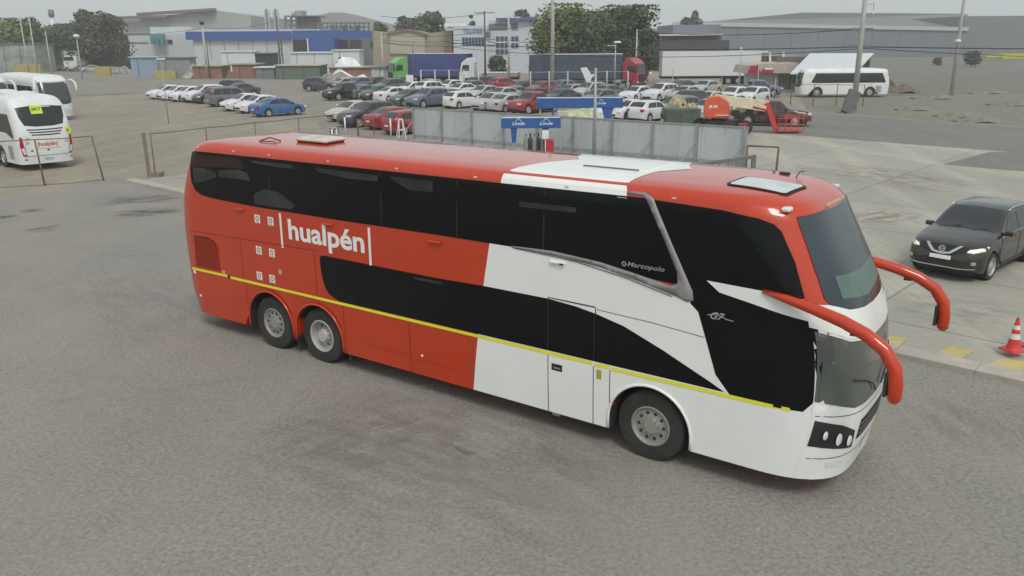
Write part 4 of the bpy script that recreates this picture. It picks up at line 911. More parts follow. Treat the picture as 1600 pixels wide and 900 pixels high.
# ================================================================== WHITE COACHES AND MINIBUS
def white_coach(label, loc, hdeg, L=12.0, H=3.5, Wd=2.5, rear_detail=False, name='white_coach', cat='coach', group='white coaches parked on the left', upright=False, yellow_sign=True, glazing=(1.75, 2.62)):
    hw = Wd / 2; k = H / 3.5; sl = .5 if upright else 1.0
    rows = [(hw - .03, .32, L - .1, .08), (hw - .01, .8, L, .02), (hw, 1.5 * k, L, .0), (hw, 1.9 * k, L - .05 * sl, .04), (hw - .01, 2.5 * k, L - .28 * sl, .22 * sl), (hw - .03, 2.95 * k, L - .5 * sl, .42 * sl), (hw - .1, 3.2 * k, L - .72 * sl, .62 * sl), (hw - .22, 3.36 * k, L - 1.0 * sl, .9 * sl), (hw - .5, 3.45 * k, L - 1.4, 1.3), (.3, 3.5 * k, L - 2.4, 2.2), (.02, 3.5 * k, L - 3, 2.8)]
    B = Surf(rows, .55 if upright else .8, .45, 4, 2.4, 5, 2.6, zsh=3.1 * k)
    T = thing(name, label, cat, loc, R(hdeg), group)
    GLZ = mat('coach_side_glass', (.02, .024, .026), .1, spec=.5)
    rx, fx = L * .22, L * .8
    ax = [(rx, .5, .58), (fx, .5, .58)]
    xs = [.5 + i * .5 for i in range(int(L * 2))]
    for cx, cz, r in ax: xs += [cx + r * math.cos(math.pi * j / 10) for j in range(11)] + [cx - r - .01, cx + r + .01]
    xs = sorted(set(round(x, 3) for x in xs)); B.shell(xs, ax, zfade=1.3).build('body', WHITE, T, smooth=True, angle=40)
    z0, z1 = glazing[0] * k, glazing[1] * k
    for sg in (-1, 1):
        S_ = lambda X, z, d=.006, sg=sg: B.side(X, z, d, sg)
        skin('side_window', [(.95, z1), (L - 1.6, z1), (L - 1.15, z0 + .05), (L - 1.5, z0 - .02), (1.5, z0), (.62, z0 - .28 if not upright else z0), (.55, z0 - .1 if not upright else z0 + .1)], S_, GLZ, T, step=.2)
        for i in range(1, int(L / 1.6)):
            strip('window_seam', [(1.1 + i * 1.6, z0 + .02), (1.1 + i * 1.6, z1 - .02)], .03, lambda X, z: S_(X, z, .009), BLACKP if i != 5 else WHITE, T)
        for j, x in enumerate((.9, 3.5, 5.4, 7.3)):
            strip('panel_gap', [(x, .36), (x, 1.3 * k)], .012, lambda X, z: S_(X, z, .004), mat('white_panel_gap', (.12, .12, .12), .7), T)
        skin('side_vent', [(.95, .5), (.95, 1.15), (1.5, 1.15), (1.5, .5)], S_, mat('grey_vent', (.3, .31, .31), .6), T, step=.2)
        for cx, cz, r in ax: wheel(T, cx, sg * (hw - .2), .5, .5, .28, .28, sg, None, deep=.04, holes=8, lod=24, hubbed=False)
        skin('headlight', [(sg * (hw * .55), .75), (sg * (hw * .6), .98), (sg * (hw * .93), 1.1), (sg * hw * .95, .8)], lambda y, z: B.front(y, z, .01), LAMP_W, T, step=.1)
        # mirror arms
        if not upright:
            b = MB(); zt = 3.0 * k; xf = L - .55
            b.tube([(xf - .1, sg * (hw - .12), zt + .05), (xf + .3, sg * (hw + .08), zt + .08), (xf + .6, sg * (hw + .2), zt - .1), (xf + .68, sg * (hw + .24), zt - .45), (xf + .68, sg * (hw + .24), zt - .85)], [.05, .07, .08, .1, .09], 8); b.build('mirror_arm', WHITE, T, smooth=True)
        else:
            b = MB(); b.box(L - .1, L + .12, sg * (hw + .05) - .08, sg * (hw + .05) + .08, 1.6 * k, 2.0 * k); b.build('mirror', BLACKP, T, bevel=.03)
        # tail lights, tall and curved
        skin('tail_light', [(sg * (hw - .32), .72), (sg * (hw - .24), 1.0), (sg * (hw - .2), 1.55), (sg * (hw - .10), 1.62), (sg * (hw - .07), 1.2), (sg * (hw - .14), .74)] if not upright else [(sg * (hw - .25), .8), (sg * (hw - .25), 1.2), (sg * (hw - .1), 1.2), (sg * (hw - .1), .8)], lambda y, z: B.rear(y, z, .012), LAMP_R, T, step=.08)
        if not upright: skin('tail_light_pod', [(sg * (hw - .28), .78), (sg * (hw - .2), 1.1), (sg * (hw - .12), 1.08), (sg * (hw - .18), .8)], lambda y, z: B.rear(y, z, .016), LAMP_W, T, step=.08)
    F = lambda y, z, d=.006: B.front(y, z, d)
    skin('windscreen', [(-hw * .93, 1.35 * k), (-hw * .9, 2.0 * k), (-hw * .84, 2.98 * k), (hw * .84, 2.98 * k), (hw * .9, 2.0 * k), (hw * .93, 1.35 * k), (hw * .5, 1.25 * k), (-hw * .5, 1.25 * k)], F, mat('coach_windscreen', (.045, .055, .058), .12, spec=.6), T, step=.15)
    strip('windscreen_divider', [(0, 1.3 * k), (0, 2.95 * k)], .03, lambda y, z: F(y, z, .009), BLACKP, T)
    RRr = lambda y, z, d=.006: B.rear(y, z, d)
    skin('rear_window', [(-.86, 2.12 * k), (-1.0, 2.5 * k), (-1.04, 2.92 * k), (-.5, 2.98 * k), (.5, 2.98 * k), (1.04, 2.92 * k), (1.0, 2.5 * k), (.86, 2.12 * k), (.4, 2.05 * k), (-.4, 2.05 * k)], RRr, mat('rear_glass', (.022, .024, .027), .25), T, step=.12)
    if rear_detail:
        # slots, lid, badge, plate; local +y is the coach's left, so it appears left of centre from behind
        for i, (wd_, z) in enumerate(((.80, 1.92), (.72, 1.80), (.64, 1.68))):
            strip('air_slot', [(-wd_, z), (-wd_ * .5, z - .02), (wd_ * .5, z - .02), (wd_, z)], .055, lambda y, z: RRr(y, z, .008), BLACKP, T, step=.12)
        for z, a in ((.70, 1.08), ):
            strip('lid_gap', [(-a, z), (a, z)], .02, lambda y, z: RRr(y, z, .008), mat('white_panel_gap', (.12, .12, .12), .7), T, step=.1)
        for y in (-1.0, 1.0): strip('lid_gap', [(y, .7), (y * .93, 1.5)], .012, lambda y, z: RRr(y, z, .008), mat('white_panel_gap', (.12, .12, .12), .7), T, step=.1)
        RED = mat('red_lettering', (.5, .06, .05), .5)
        lettering('company_lettering', '|hualpén|', RED, lambda a, c: RRr(.45 - a * .9, 1.08 + c * .26, .009), T, bold=.02)
        skin('faded_sticker', [(-.55, 1.0), (-.55, 1.06), (.5, 1.06), (.5, 1.0)], lambda y, z: RRr(y, z, .008), mat('cream_sticker', (.6, .55, .35), .6), T, step=.12)
        YS = mat('hi_vis_yellow', (.55, .68, .02), .5, var=.03)
        sg_ = skin('number_sign', [(-.10, 2.62), (-.10, 3.0), (.42, 3.0), (.42, 2.62)], lambda y, z: RRr(y, z, .012), YS, T, step=.12)
        lettering('sign_lettering', 'JM37', mat('sign_ink', (.05, .12, .02), .6), lambda a, c: RRr(.38 - a * .44, 2.72 + c * .19, .016), sg_, bold=.02)
        b = MB(); b.lathe([(0.001, 0), (.17, 0)], 24); o = b.build('speed_sticker', YS, T); o.location = RRr(-.98, 1.78, .03); o.rotation_euler = (0, 0, R(62))
        q = lettering('speed_lettering', '90', mat('sign_ink', (.05, .12, .02), .6), lambda a, c: ((.5 - a) * -.17, .004, c * .14 - .07), o, bold=.03)
        skin('licence_plate', [(-.2, .48), (-.2, .6), (.2, .6), (.2, .48)], lambda y, z: RRr(y, z, .012), mat('worn_plate', (.5, .5, .5), .5), T, step=.12)
        for y, z in ((.72, .95), (0, .95), (-1.05, .55), (1.0, .55)): skin('reflector', [(y - .05, z - .03), (y - .05, z + .03), (y + .05, z + .03), (y + .05, z - .03)], lambda y, z: RRr(y, z, .012), BLACKP, T, step=.12)
        for y, z in ((.85, 1.5), (.86, 1.32), (-.85, 1.3)): skin('small_sticker', [(y - .07, z - .05), (y - .07, z + .05), (y + .07, z + .05), (y + .07, z - .05)], lambda y, z: RRr(y, z, .010), mat('grey_sticker', (.4, .4, .42), .6), T, step=.12)
        for i in range(3):
            b = MB(); b.box(2.5 + i * 2.6, 3.9 + i * 2.6, -.75, .75, H - .04, H + .03); b.build('roof_vent', WHITE, T, bevel=.05)
    b = MB(); b.box(.9, L - .9, -hw + .35, hw - .35, .35, .9); b.build('underframe', BLACKP, T)
    return T
white_coach('white coach seen from behind with a yellow number sign in its rear window', (-22.0, 40.4, 0), 138, rear_detail=True)
dB = Vector((math.cos(R(-46)), math.sin(R(-46)), 0))
pB = Vector((-35.7, 67.6, 0)) - dB * 11.5; white_coach('white coach facing the camera right behind the yellow-signed coach', pB, -46)
pC = Vector((-39.9, 66.6, 0)) - dB * 11.5; white_coach('white coach facing the camera and cut off by the left edge', pC, -46)
pm = at(1319, 155, 89.5)
white_coach('long white minibus facing left beside the white canopy', (at(1390, 150, 89.5).x, 89.5 + 1.1, 0), 179, L=9.35, H=2.95, Wd=2.2, name='minibus', cat='minibus', group=None, upright=True, glazing=(1.75, 2.9))
# ================================================================== FENCES, GATES
def post_fence(label, pts, h, wires, m, rpost=.04, lean=None, name='wire_fence', braces=False):
    T = thing(name, label, 'fence', (pts[0][0], pts[0][1], 0)); o0 = Vector((pts[0][0], pts[0][1], 0)); tops = []
    for i, p in enumerate(pts):
        q = Vector((p[0], p[1], 0)) - o0; ln = lean[i] if lean else (0, 0); t = q + Vector((ln[0], ln[1], h)); tops.append((q, t))
        b = MB(); b.tube([q, q.lerp(t, .55) , t], rpost, 8); b.build('post', m, T, smooth=True)
    for f in wires:
        for i in range(len(tops) - 1):
            a = tops[i][0].lerp(tops[i][1], f); c = tops[i + 1][0].lerp(tops[i + 1][1], f); mid = a.lerp(c, .5) - Vector((0, 0, .03))
            b = MB(); b.tube([a, mid, c], .014 if f < .97 else .022, 5); b.build('wire', m, T)
    return T
p_ = lambda u, v: (G(u, v).x, G(u, v).y)
pl = [(-26.0, 33.0), p_(-70, 297), p_(70, 290), p_(162, 282)]
post_fence('sagging wire fence on thin rusty posts in front of the white coaches', pl, 1.95, (.02, .99), RUST, .034, [(0, 0), (0, 0), (-.15, .05), (-.28, 0.05)])
f0 = Vector(p_(243, 275)); f1 = Vector(p_(585, 223)); pts = [tuple(f0.lerp(f1, i / 5)) for i in range(6)]
post_fence('thin rail fence running from the thick grey post behind the coach tail', pts, 1.92, (.99,), RUST, .026)
b = MB(); q0 = Vector((f0.x, f0.y, 0)); b.tube([(0, 0, 0), (-.02, 0, 1.95)], .075, 10); b.bar((.3, .1, 0), (.3, .1, .18), .5, .5)
T_ = b.build('gate_post', WOODG, None, smooth=False); T_.location = (f0.x - .2, f0.y - .2, 0); tag(T_, 'thick weathered grey post at the end of the concrete kerb', 'post')
f2 = Vector(p_(645, 222)); pts = [tuple(f1), tuple(f1.lerp(f2, .4))]
# corrugated grey fence
FA, FB = Vector((-5.9, 51.1)), Vector((10.55, 37.9)); fd = (FB - FA).normalized(); FL = (FB - FA).length; fnn = Vector((fd.y, -fd.x))   # towards camera
if fnn.y > 0: fnn = -fnn
FT = thing('sheet_metal_fence', 'long light grey corrugated sheet metal fence with diagonal braces', 'fence', (FA.x, FA.y, 0), math.atan2(fd.y, fd.x))
SH = mat('grey_sheet', (.44, .475, .485), .55, .0, var=.05, scale=.6, dirt=.12); SH2 = mat('grey_sheet_alt', (.41, .445, .455), .55, .0, var=.05, scale=.6, dirt=.15)
npan = 19; pw = FL / npan
for i in range(npan):
    b = MB(); n = 14; x0 = i * pw + .008; x1 = (i + 1) * pw - .008; prof = []
    for j in range(n + 1): prof.append((x0 + (x1 - x0) * j / n, .005 * (1 if (j // 1) % 2 else -1)))
    top = 2.0 + .012 * math.sin(i * 2.3)
    vs = [(x, y, .12) for x, y in prof] + [(x, y, top) for x, y in prof]
    b.add(vs, [(j, j + 1, n + 2 + j, n + 1 + j) for j in range(n)]); b.build('panel', SH if i % 3 else SH2, FT)
b = MB(); b.box(0, FL, -.04, .04, 2.0, 2.05); b.build('top_rail', GALV, FT)
b = MB(); b.box(0, FL, -.09, -.05, .42, .47); b.build('rail', GALV, FT)
b = MB(); b.box(-.1, FL + .1, -.3, .1, 0, .14); b.build('plinth', CONC, FT)
for i in range(10):
    x = .15 + i * (FL - .3) / 9; b = MB(); b.box(x - .04, x + .04, -.11, -.03, 0, 2.08); b.build('post', GALV, FT)
    b = MB(); b.bar((x, -.1, 1.25), (x - .55, -1.0, .04), .05); b.build('brace', GALV, FT)
# portal and swing gate at the right end
p = G(1212, 276); q = G(1166, 272)
T = thing('pipe_frame', 'thin upright pipe frame standing past the end of the grey fence', 'frame', (p.x, p.y, 0)); hh = at(1215, 230, p.y).z; dx = at(1168, 228, p.y + .6).x - p.x
b = MB(); b.tube([(0, 0, 0), (.03, 0, hh)], .05, 8); b.build('post', RUST, T, smooth=True)
b = MB(); b.tube([(dx, .6, 0), (dx, .6, hh)], .05, 8); b.build('post', RUST, T, smooth=True)
b = MB(); b.tube([(.03, 0, hh), (dx, .6, hh)], .04, 8); b.build('rail', RUST, T, smooth=True)
p = at(1178, 245, 30.0); q = G(1052, 263, p.z)
T = thing('barrier_gate', 'heavy grey steel gate leaf behind the coach roof with a long sloping top bar', 'gate', (p.x, p.y, 0)); r_ = q - p
DG = mat('grey_gate_steel', (.17, .17, .18), .5, .3, dirt=.2)
b = MB(); b.box(-.07, .07, -.07, .07, 0, p.z + .06); b.build('post', DG, T)
b = MB(); b.bar((0, 0, p.z), (r_.x, r_.y, p.z), .10, .12); b.build('top_bar', DG, T)
for i in range(1, 9):
    b = MB(); f = i / 9; b.bar((r_.x * f, r_.y * f, .3), (r_.x * f, r_.y * f, p.z), .03); b.build('bar', DG, T)
b = MB(); b.bar((0, 0, .3), (r_.x, r_.y, .3), .06); b.build('bottom_bar', DG, T)
# ================================================================== GAS RACKS (blue)
BLU = mat('rack_blue', (.015, .085, .30), .45, dirt=.12); LBL = mat('pale_blue_mark', (.5, .62, .72), .5)
def emblem(parent, cx, cz, w_, y):
    b = MB(); pts = [(cx - w_ * .5 + w_ * t / 12, y, cz + .02 + w_ * .36 * math.sin(math.pi * t / 12)) for t in range(13)]
    b.tube([(cx - w_ * .24, y, cz + .03), (cx - w_ * .1, y, cz + w_ * .3), (cx, y, cz + w_ * .36), (cx + w_ * .1, y, cz + w_ * .28), (cx + w_ * .24, y, cz + .05)], .024, 6); b.build('emblem', LBL, parent, smooth=True)
    lettering('rack_lettering', 'Linde', LBL, lambda a, c: (cx - w_ / 2 + a * w_, y, cz - w_ * .14 + c * w_ * .24), parent, bold=.03, shear=.35)
Yr = 42.5; xa, xb = at(783, 190, Yr).x, at(876, 190, Yr).x; zt, zb_ = at(830, 184, Yr).z, at(830, 200, Yr).z
T = thing('gas_rack', 'blue sign beam on two legs with pale emblems in front of the grey sheet fence', 'gas rack', ((xa + xb) / 2, Yr, 0)); W2 = (xb - xa) / 2
b = MB(); b.box(-W2, W2, -.15, .15, zb_, zt); b.build('beam', BLU, T, bevel=.02)
b = MB(); b.box(-W2 + .02, W2 - .02, -.17, .17, zt, zt + .03); b.build('beam_cap', LBL, T)
for x in (at(803, 210, Yr).x, at(852, 210, Yr).x):
    x -= (xa + xb) / 2; b = MB(); b.prism([(-.16, zb_), (.16, zb_), (.10, zb_ - .7), (-.10, zb_ - .7)], lambda q: (x + q[0], -.1, q[1]), lambda q: (x + q[0], .1, q[1])); b.build('leg', BLU, T)
    b = MB(); b.box(x - .06, x + .06, -.06, .06, 0, zb_ - .7); b.build('lower_leg', GALV, T)
emblem(T, -.62, (zb_ + zt) / 2, .66, -.165); emblem(T, .75, (zb_ + zt) / 2, .66, -.165)
for i in range(5):
    x = at(822 + i * 6.5, 236, Yr - .6).x; t = MB(); t.lathe([(.001, 0), (.115, 0), (.115, 1.05), (.1, 1.15), (.05, 1.22), (.035, 1.3), (.05, 1.32), (.05, 1.4), (.001, 1.42)], 14, axis='Z')
    o = t.build('gas_cylinder', mat('cylinder_dark', (.03, .035, .04), .4, dirt=.2) if i % 2 else mat('cylinder_grey', (.2, .21, .2), .4, dirt=.2), None, smooth=True, angle=40); o.location = (x, Yr - .55 + .1 * (i % 2), 0)
    tag(o, 'upright gas cylinder under the blue sign beam, number %s from the left' % ('one two three four five'.split()[i]), 'gas cylinder', 'gas cylinders under the blue beam')
x0, x1 = at(852, 225, Yr - .8).x, at(865, 225, Yr - .8).x
b = MB(); b.box(x0, x1, Yr - 1.0, Yr - .6, 0, 1.15); o = b.build('red_cabinet', mat('cabinet_red', (.4, .01, .03), .4, dirt=.15), None, bevel=.03); tag(o, 'red upright cabinet beside the gas cylinders', 'cabinet')
b = MB(); b.box(at(847, 215, Yr - .9).x, at(857, 215, Yr - .9).x, Yr - 1.06, Yr - 1.03, 1.2, 1.62); b.bar((at(852, 215, Yr - .9).x, Yr - 1.0, 0), (at(852, 215, Yr - .9).x, Yr - 1.0, 1.3), .04); o = b.build('notice_board', PLATE, None); tag(o, 'small white notice board above the red cabinet', 'notice board')
Yr = 56.5; xa, xb = at(839, 160, Yr).x, at(973, 160, Yr).x; zt, zb_ = at(905, 153, Yr).z, at(905, 168.5, Yr).z
T = thing('gas_rack', 'long blue sign beam on a tapered blue leg behind the grey sheet fence', 'gas rack', ((xa + xb) / 2, Yr, 0)); W2 = (xb - xa) / 2; c0 = (xa + xb) / 2
b = MB(); b.box(-W2, W2, -.2, .2, zb_, zt); b.build('beam', BLU, T, bevel=.02)
b = MB(); b.box(-W2, W2, -.22, .22, zt, zt + .04); b.build('beam_cap', LBL, T)
x = at(949, 180, Yr).x - c0; b = MB(); b.prism([(-.38, zb_), (.38, zb_), (.2, zb_ - .7), (.2, 0), (-.2, 0), (-.2, zb_ - .7)], lambda q: (x + q[0], -.12, q[1]), lambda q: (x + q[0], .12, q[1])); b.build('leg', BLU, T)
for u in (844, 864):
    x = at(u, 175, Yr).x - c0; b = MB(); b.box(x - .06, x + .06, -.06, .06, 0, zb_); b.build('post', GALV if u == 844 else BLU, T)
emblem(T, at(939, 160, Yr).x - c0, (zb_ + zt) / 2, .62, -.215)
# sign with the letter E beyond the coach roof
p = at(521, 206, 45.0); T = thing('parking_sign', 'small white parking sign with black letter E above the coach roof', 'sign', (p.x, 45, 0))
b = MB(); b.box(-.20, .20, -.02, .02, p.z - .24, p.z + .24); b.build('sign_board', PLATE, T)
b = MB(); b.bar((0, .03, 0), (0, .03, p.z + .2), .05); b.build('post', GALV, T)
INK = mat('sign_black', (.01, .01, .01), .6)
lettering('sign_lettering', 'E', INK, lambda a, c: (-.02 + a * .17, -.026, p.z - .15 + c * .3), T, bold=.04)
b = MB(); b.box(-.19, -.13, -.026, -.021, p.z - .22, p.z + .22); b.box(-.19, .19, -.026, -.021, p.z + .18, p.z + .22); b.build('sign_border', INK, T)
b = MB(); b.tube([(-.75, 0, p.z - .36), (-.2, 0, p.z - .30), (.6, 0, p.z - .34), (.78, 0, p.z - .38)], .035, 6); b.build('cross_bar', mat('dark_green_steel', (.05, .07, .055), .6), T, smooth=True)
for u, v, c_, l in ((528, 180, WHITE, 'low white bollard in front of the dark purple suv'), (540, 205, WHITE, 'white post left of the red sedans'), (611, 208, WHITE, 'white post in front of the faded red hatchback'), (560, 208, RUST, 'rusty thin post in front of the red sedans')):
    p = G(u, v + 6); b = MB(); b.tube([(0, 0, 0), (0, 0, 1.15)], .05, 8); o = b.build('bollard', c_, None, smooth=True); o.location = p; tag(o, l, 'post')
# person in dark green by the fence end, and white chair-like barrier
T = thing('folding_barrier', 'white A-frame barrier standing at the left end of the grey fence', 'barrier', (G(627, 216).x, G(627, 216).y, 0), .4)
for s in (-1, 1):
    b = MB(); b.bar((-.22, s * .3, 0), (-.1, 0, 1.2), .05); b.build('leg', WHITE, T); b = MB(); b.bar((.22, s * .3, 0), (.1, 0, 1.2), .05); b.build('leg', WHITE, T)
b = MB(); b.box(-.14, .14, -.03, .03, 1.12, 1.2); b.build('top_bar', WHITE, T); b = MB(); b.box(-.17, .17, -.16, -.13, .5, .58); b.build('cross_bar', WHITE, T)
# tarpaulin and junk piles
def heap(label, name, cat, loc, sx, sy, h, m, seed=1, n=16, rough=.3):
    rr = random.Random(seed); b = MB()
    for i in range(n + 1):
        for j in range(n + 1):
            x, y = (i / n - .5) * 2, (j / n - .5) * 2; r = max(abs(x), abs(y)) if False else math.sqrt(x * x * .8 + y * y * .8)
            z = h * max(0, 1 - r ** 2.2) * (.75 + rough * noise.noise(Vector((x * 1.7 + seed, y * 1.7, seed)))) + (0 if r >= 1 else .12 * h * noise.noise(Vector((x * 5, y * 5, seed))))
            b.v.append((x * sx / 2, y * sy / 2, max(0, z)))
    for i in range(n):
        for j in range(n): a = i * (n + 1) + j; b.f.append((a, a + n + 1, a + n + 2, a + 1))
    o = b.build(name, m, None, smooth=True, angle=30); o.location = loc; tag(o, label, cat); return o
p = G(905, 190); heap('pale green and white sheeting heaped behind the blue beam', 'sheeting_heap', 'tarpaulin', (p.x, p.y, 0), 4.2, 2.5, 1.2, mat('pale_green_sheet', (.42, .45, .28), .6, var=.35, scale=2), 3)
p = G(878, 192); b = MB(); b.box(-.35, .35, -.35, .35, 0, .85); o = b.build('plastic_drum_crate', mat('pale_crate', (.5, .48, .42), .6, dirt=.3), None, bevel=.04); o.location = p; tag(o, 'pale square crate at the left foot of the sheeting heap', 'crate')
p = G(636, 206); heap('grey green tarpaulin draped beside the faded red hatchback', 'tarpaulin', 'tarpaulin', (p.x, p.y + 1, 0), 2.6, 2.2, 1.7, mat('grey_green_tarp', (.2, .23, .2), .6, var=.2, scale=2), 5)
p = G(688, 187); heap('dusty beige mound of sand behind the grey fence', 'sand_mound', 'sand', (p.x, p.y, 0), 4.4, 2.6, .55, mat('sand', (.36, .33, .27), .9, var=.2), 6)
p = G(1064, 195); b = MB(); b.prism([(-1.1, 0), (1.1, 0), (1.25, 1.15), (-1.25, 1.15)], lambda q: (q[0], -.7, q[1]), lambda q: (q[0], .7, q[1])); o = b.build('waste_skip', mat('skip_green', (.05, .085, .06), .6, dirt=.35), None, bevel=.03); o.location = p; tag(o, 'dark green waste skip between the grey suv and the silver hatchback', 'skip')
p = G(1066, 189); heap('yellowish rubble piled behind the green waste skip', 'rubble_heap', 'rubble', (p.x, p.y + .7, 0), 3.2, 2.4, 1.9, mat('rubble', (.35, .3, .18), .9, var=.5, scale=4), 8, rough=.7)
# ================================================================== BOOM LIFT
Yl = 55.0; X = lambda u, v, dy=0: (at(u, v, Yl + dy).x - OX, dy, at(u, v, Yl + dy).z)
OX = at(1125, 190, Yl).x; LT = thing('boom_lift', 'orange boom lift with cream booms folded low and a red basket on the ground', 'boom lift', (OX, Yl, 0))
LO = mat('lift_orange', (.60, .085, .03), .4, dirt=.25); CR = mat('lift_cream', (.62, .56, .38), .45, dirt=.2); LR = mat('lift_red', (.50, .035, .03), .4, dirt=.2)
b = MB(); P0 = [(1101, 160), (1106, 151), (1122, 149), (1138, 158), (1141, 170), (1139, 185), (1101, 185), (1099, 172)]
b.prism(P0, lambda q: X(q[0], q[1], -.75), lambda q: X(q[0], q[1], .9)); b.build('turntable_cover', LO, LT, bevel=.08)
for u_, v_ in ((1148, 176), (1158, 180), (1170, 174), (1180, 181), (1190, 175)):
    q_ = X(u_, v_); b = MB(); b.box(q_[0] - .2, q_[0] + .22, -.3, .3, q_[2] - .18, q_[2] + .15); b.build('link_bracket', BLACKP, LT, bevel=.03)
b = MB(); b.box(X(1102, 190)[0], X(1150, 190)[0], -.5, .7, .45, .85); b.build('chassis', BLACKP, LT)
lettering('lift_lettering', 'JLG', WHITE, lambda a, c: (X(1103, 165)[0] + a * .55, -.79, X(1103, 168)[2] + c * .2), LT, bold=.05)
b = MB(); b.bar(X(1118, 180, -.8), X(1138, 180, -.8), .02, .05); b.build('cover_rib', WHITE, LT)
for u, s in ((1098, 1), (1132, -1), (1158, -1), (1122, 1)): wheel(LT, X(u, 195)[0], s * 1.0, .45, .45, .32, .2, -1, mat('rim_red', (.3, .02, .06), .5), deep=.03, holes=0, lod=20, hubbed=False)
b = MB(); b.box(X(1147, 190)[0], X(1160, 190)[0], -1.25, -1.15, .25, .75); b.build('axle_cover', mat('rim_red', (.3, .02, .06), .5), LT, bevel=.04)
b = MB(); b.bar(X(1116, 152, .1), X(1200, 163, .1), .4, .42); b.build('main_boom', CR, LT, bevel=.02)
b = MB(); b.bar(X(1130, 160, -.45), X(1196, 170, -.45), .3, .34); b.build('lower_boom', CR, LT, bevel=.02)
b = MB(); b.bar(X(1140, 175, .0), X(1188, 168, .0), .2, .24); b.build('riser', CR, LT, bevel=.02)
b = MB(); b.tube([X(1176, 167, -.55), X(1197, 172, -.55)], .09, 8); b.build('cylinder', LR, LT, smooth=True)
for dy in (-.35, .25):
    b = MB(); b.bar(X(1198, 161, dy), X(1212, 203, dy), .14, .3, up=(1, 0, 0)); b.build('jib', LR, LT)
K = MB(); x0, x1 = X(1212, 205)[0], X(1251, 205)[0]; K.box(x0, x1, -.5, .5, .12, .2); K.build('basket_floor', LR, LT)
K = MB()
for z in (.55, .95, 1.1):
    K.tube([(x0, -.5, z), (x1, -.5, z), (x1, .5, z), (x0, .5, z), (x0, -.5, z)], .022, 6)
for i in range(5):
    for y in (-.5, .5): K.tube([(x0 + (x1 - x0) * i / 4, y, .15), (x0 + (x1 - x0) * i / 4, y, 1.1)], .022, 6)
K.build('basket_rails', LR, LT)
b = MB(); b.box(x0 + .1, x0 + .5, .1, .45, .8, 1.15); b.build('control_box', BLACKP, LT)
# ================================================================== LORRIES
def lorry(label, loc, hdeg, L, H, cabcol, box_m, cab=True, cabturn=0, name='articulated_lorry', curtain=False, endm=None):
    """local x forward; rear of the trailer at x = 0"""
    T = thing(name, label, 'lorry', loc, R(hdeg), 'lorries behind the parked cars')
    b = MB(); b.box(0, L, -1.25, 1.25, 1.15, H); b.build('trailer_body', box_m, T, bevel=.04)
    b = MB(); b.box(-.02, L + .02, -1.28, 1.28, 1.05, 1.15); b.box(0, L, -.5, .5, .8, 1.05); b.build('trailer_chassis', BLACKP, T)
    b = MB(); b.box(-.03, -.005, -1.2, 1.2, 1.2, H - .06); b.build('rear_door', endm or box_m, T)
    b = MB(); b.box(0, L, -1.27, 1.27, H, H + .07); b.build('roof_edge', WHITE, T)
    for i in range(3):
        for s in (-1, 1): wheel(T, 1.6 + i * 1.3, s * 1.05, .5, .5, .3, .28, s, None, deep=.04, holes=0, lod=18, hubbed=False)
    if not cab: 
        for s in (-1, 1): b = MB(); b.box(L - 2.4, L - 2.25, s * .9 - .07, s * .9 + .07, 0, 1.05); b.build('landing_leg', GALV, T)
        return T
    CM = paint(*cabcol)
    E = bpy.data.objects.new('tractor', None); COL.objects.link(E); E.parent = T; E.location = (L - .6, 0, 0); E.rotation_euler = (0, 0, R(cabturn))
    prof = [(1.6, .55), (1.6, 3.1), (1.9, 3.75), (2.6, 3.65), (3.35, 3.05), (3.62, 2.1), (3.72, 1.3), (3.72, .4), (2.9, .4), (2.9, 1.0), (1.9, 1.0)]
    b = MB(); b.prism(prof, lambda q: (q[0], -1.22, q[1]), lambda q: (q[0], 1.22, q[1])); c = b.build('cab', CM, E, bevel=.07)
    b = MB(); b.prism([(3.42, 2.92), (3.66, 1.95), (3.69, 1.95), (3.46, 2.93)], lambda q: (q[0], -1.08, q[1]), lambda q: (q[0], 1.08, q[1])); b.build('windscreen', GLASS, E)
    b = MB(); b.box(3.70, 3.745, -.95, .95, .75, 1.75); b.build('grille', BLACKP, E, bevel=.02)
    b = MB(); b.box(3.6, 3.8, -1.2, 1.2, .38, .62); b.build('bumper', BLACKP, E, bevel=.03)
    for s in (-1, 1):
        b = MB(); b.prism([(2.3, 1.95), (3.35, 1.95), (3.15, 2.75), (2.3, 2.75)], lambda q: (q[0], s * 1.225, q[1]), lambda q: (q[0], s * 1.235, q[1])); b.build('side_window', GLASS, E)
        b = MB(); b.box(3.55, 3.68, s * 1.38 - .12, s * 1.38 + .12, 1.9, 2.7); b.build('wing_mirror', BLACKP, E, bevel=.04)
        b = MB(); b.box(3.68, 3.76, s * .98 - .16, s * .98 + .16, .68, .86); b.build('headlight', LAMP_W, E)
        wheel(E, 2.45, s * 1.05, .5, .5, .32, .28, s, None, deep=.04, holes=0, lod=18, hubbed=False); wheel(E, -.6, s * 1.0, .5, .5, .5, .28, s, None, deep=.1, holes=0, lod=18, hubbed=False)
        b = MB(); b.tube([(.2, s * .95, .75), (1.4, s * .95, .75)], .3, 12); b.build('fuel_tank', GALV, E, smooth=True, angle=40)
    b = MB(); b.box(-1.3, 1.9, -.45, .45, .6, .95); b.build('tractor_frame', BLACKP, E)
    return T
CURT = mat('blue_curtain', (.035, .055, .21), .6, dirt=.15); NAVY = mat('navy_curtain', (.035, .058, .095), .6, var=.2, scale=.4, dirt=.25); WTR = stripes(mat('white_trailer', (.62, .64, .64), .5, var=.02, scale=.5, dirt=.06), 'X', 3, bump=.05)
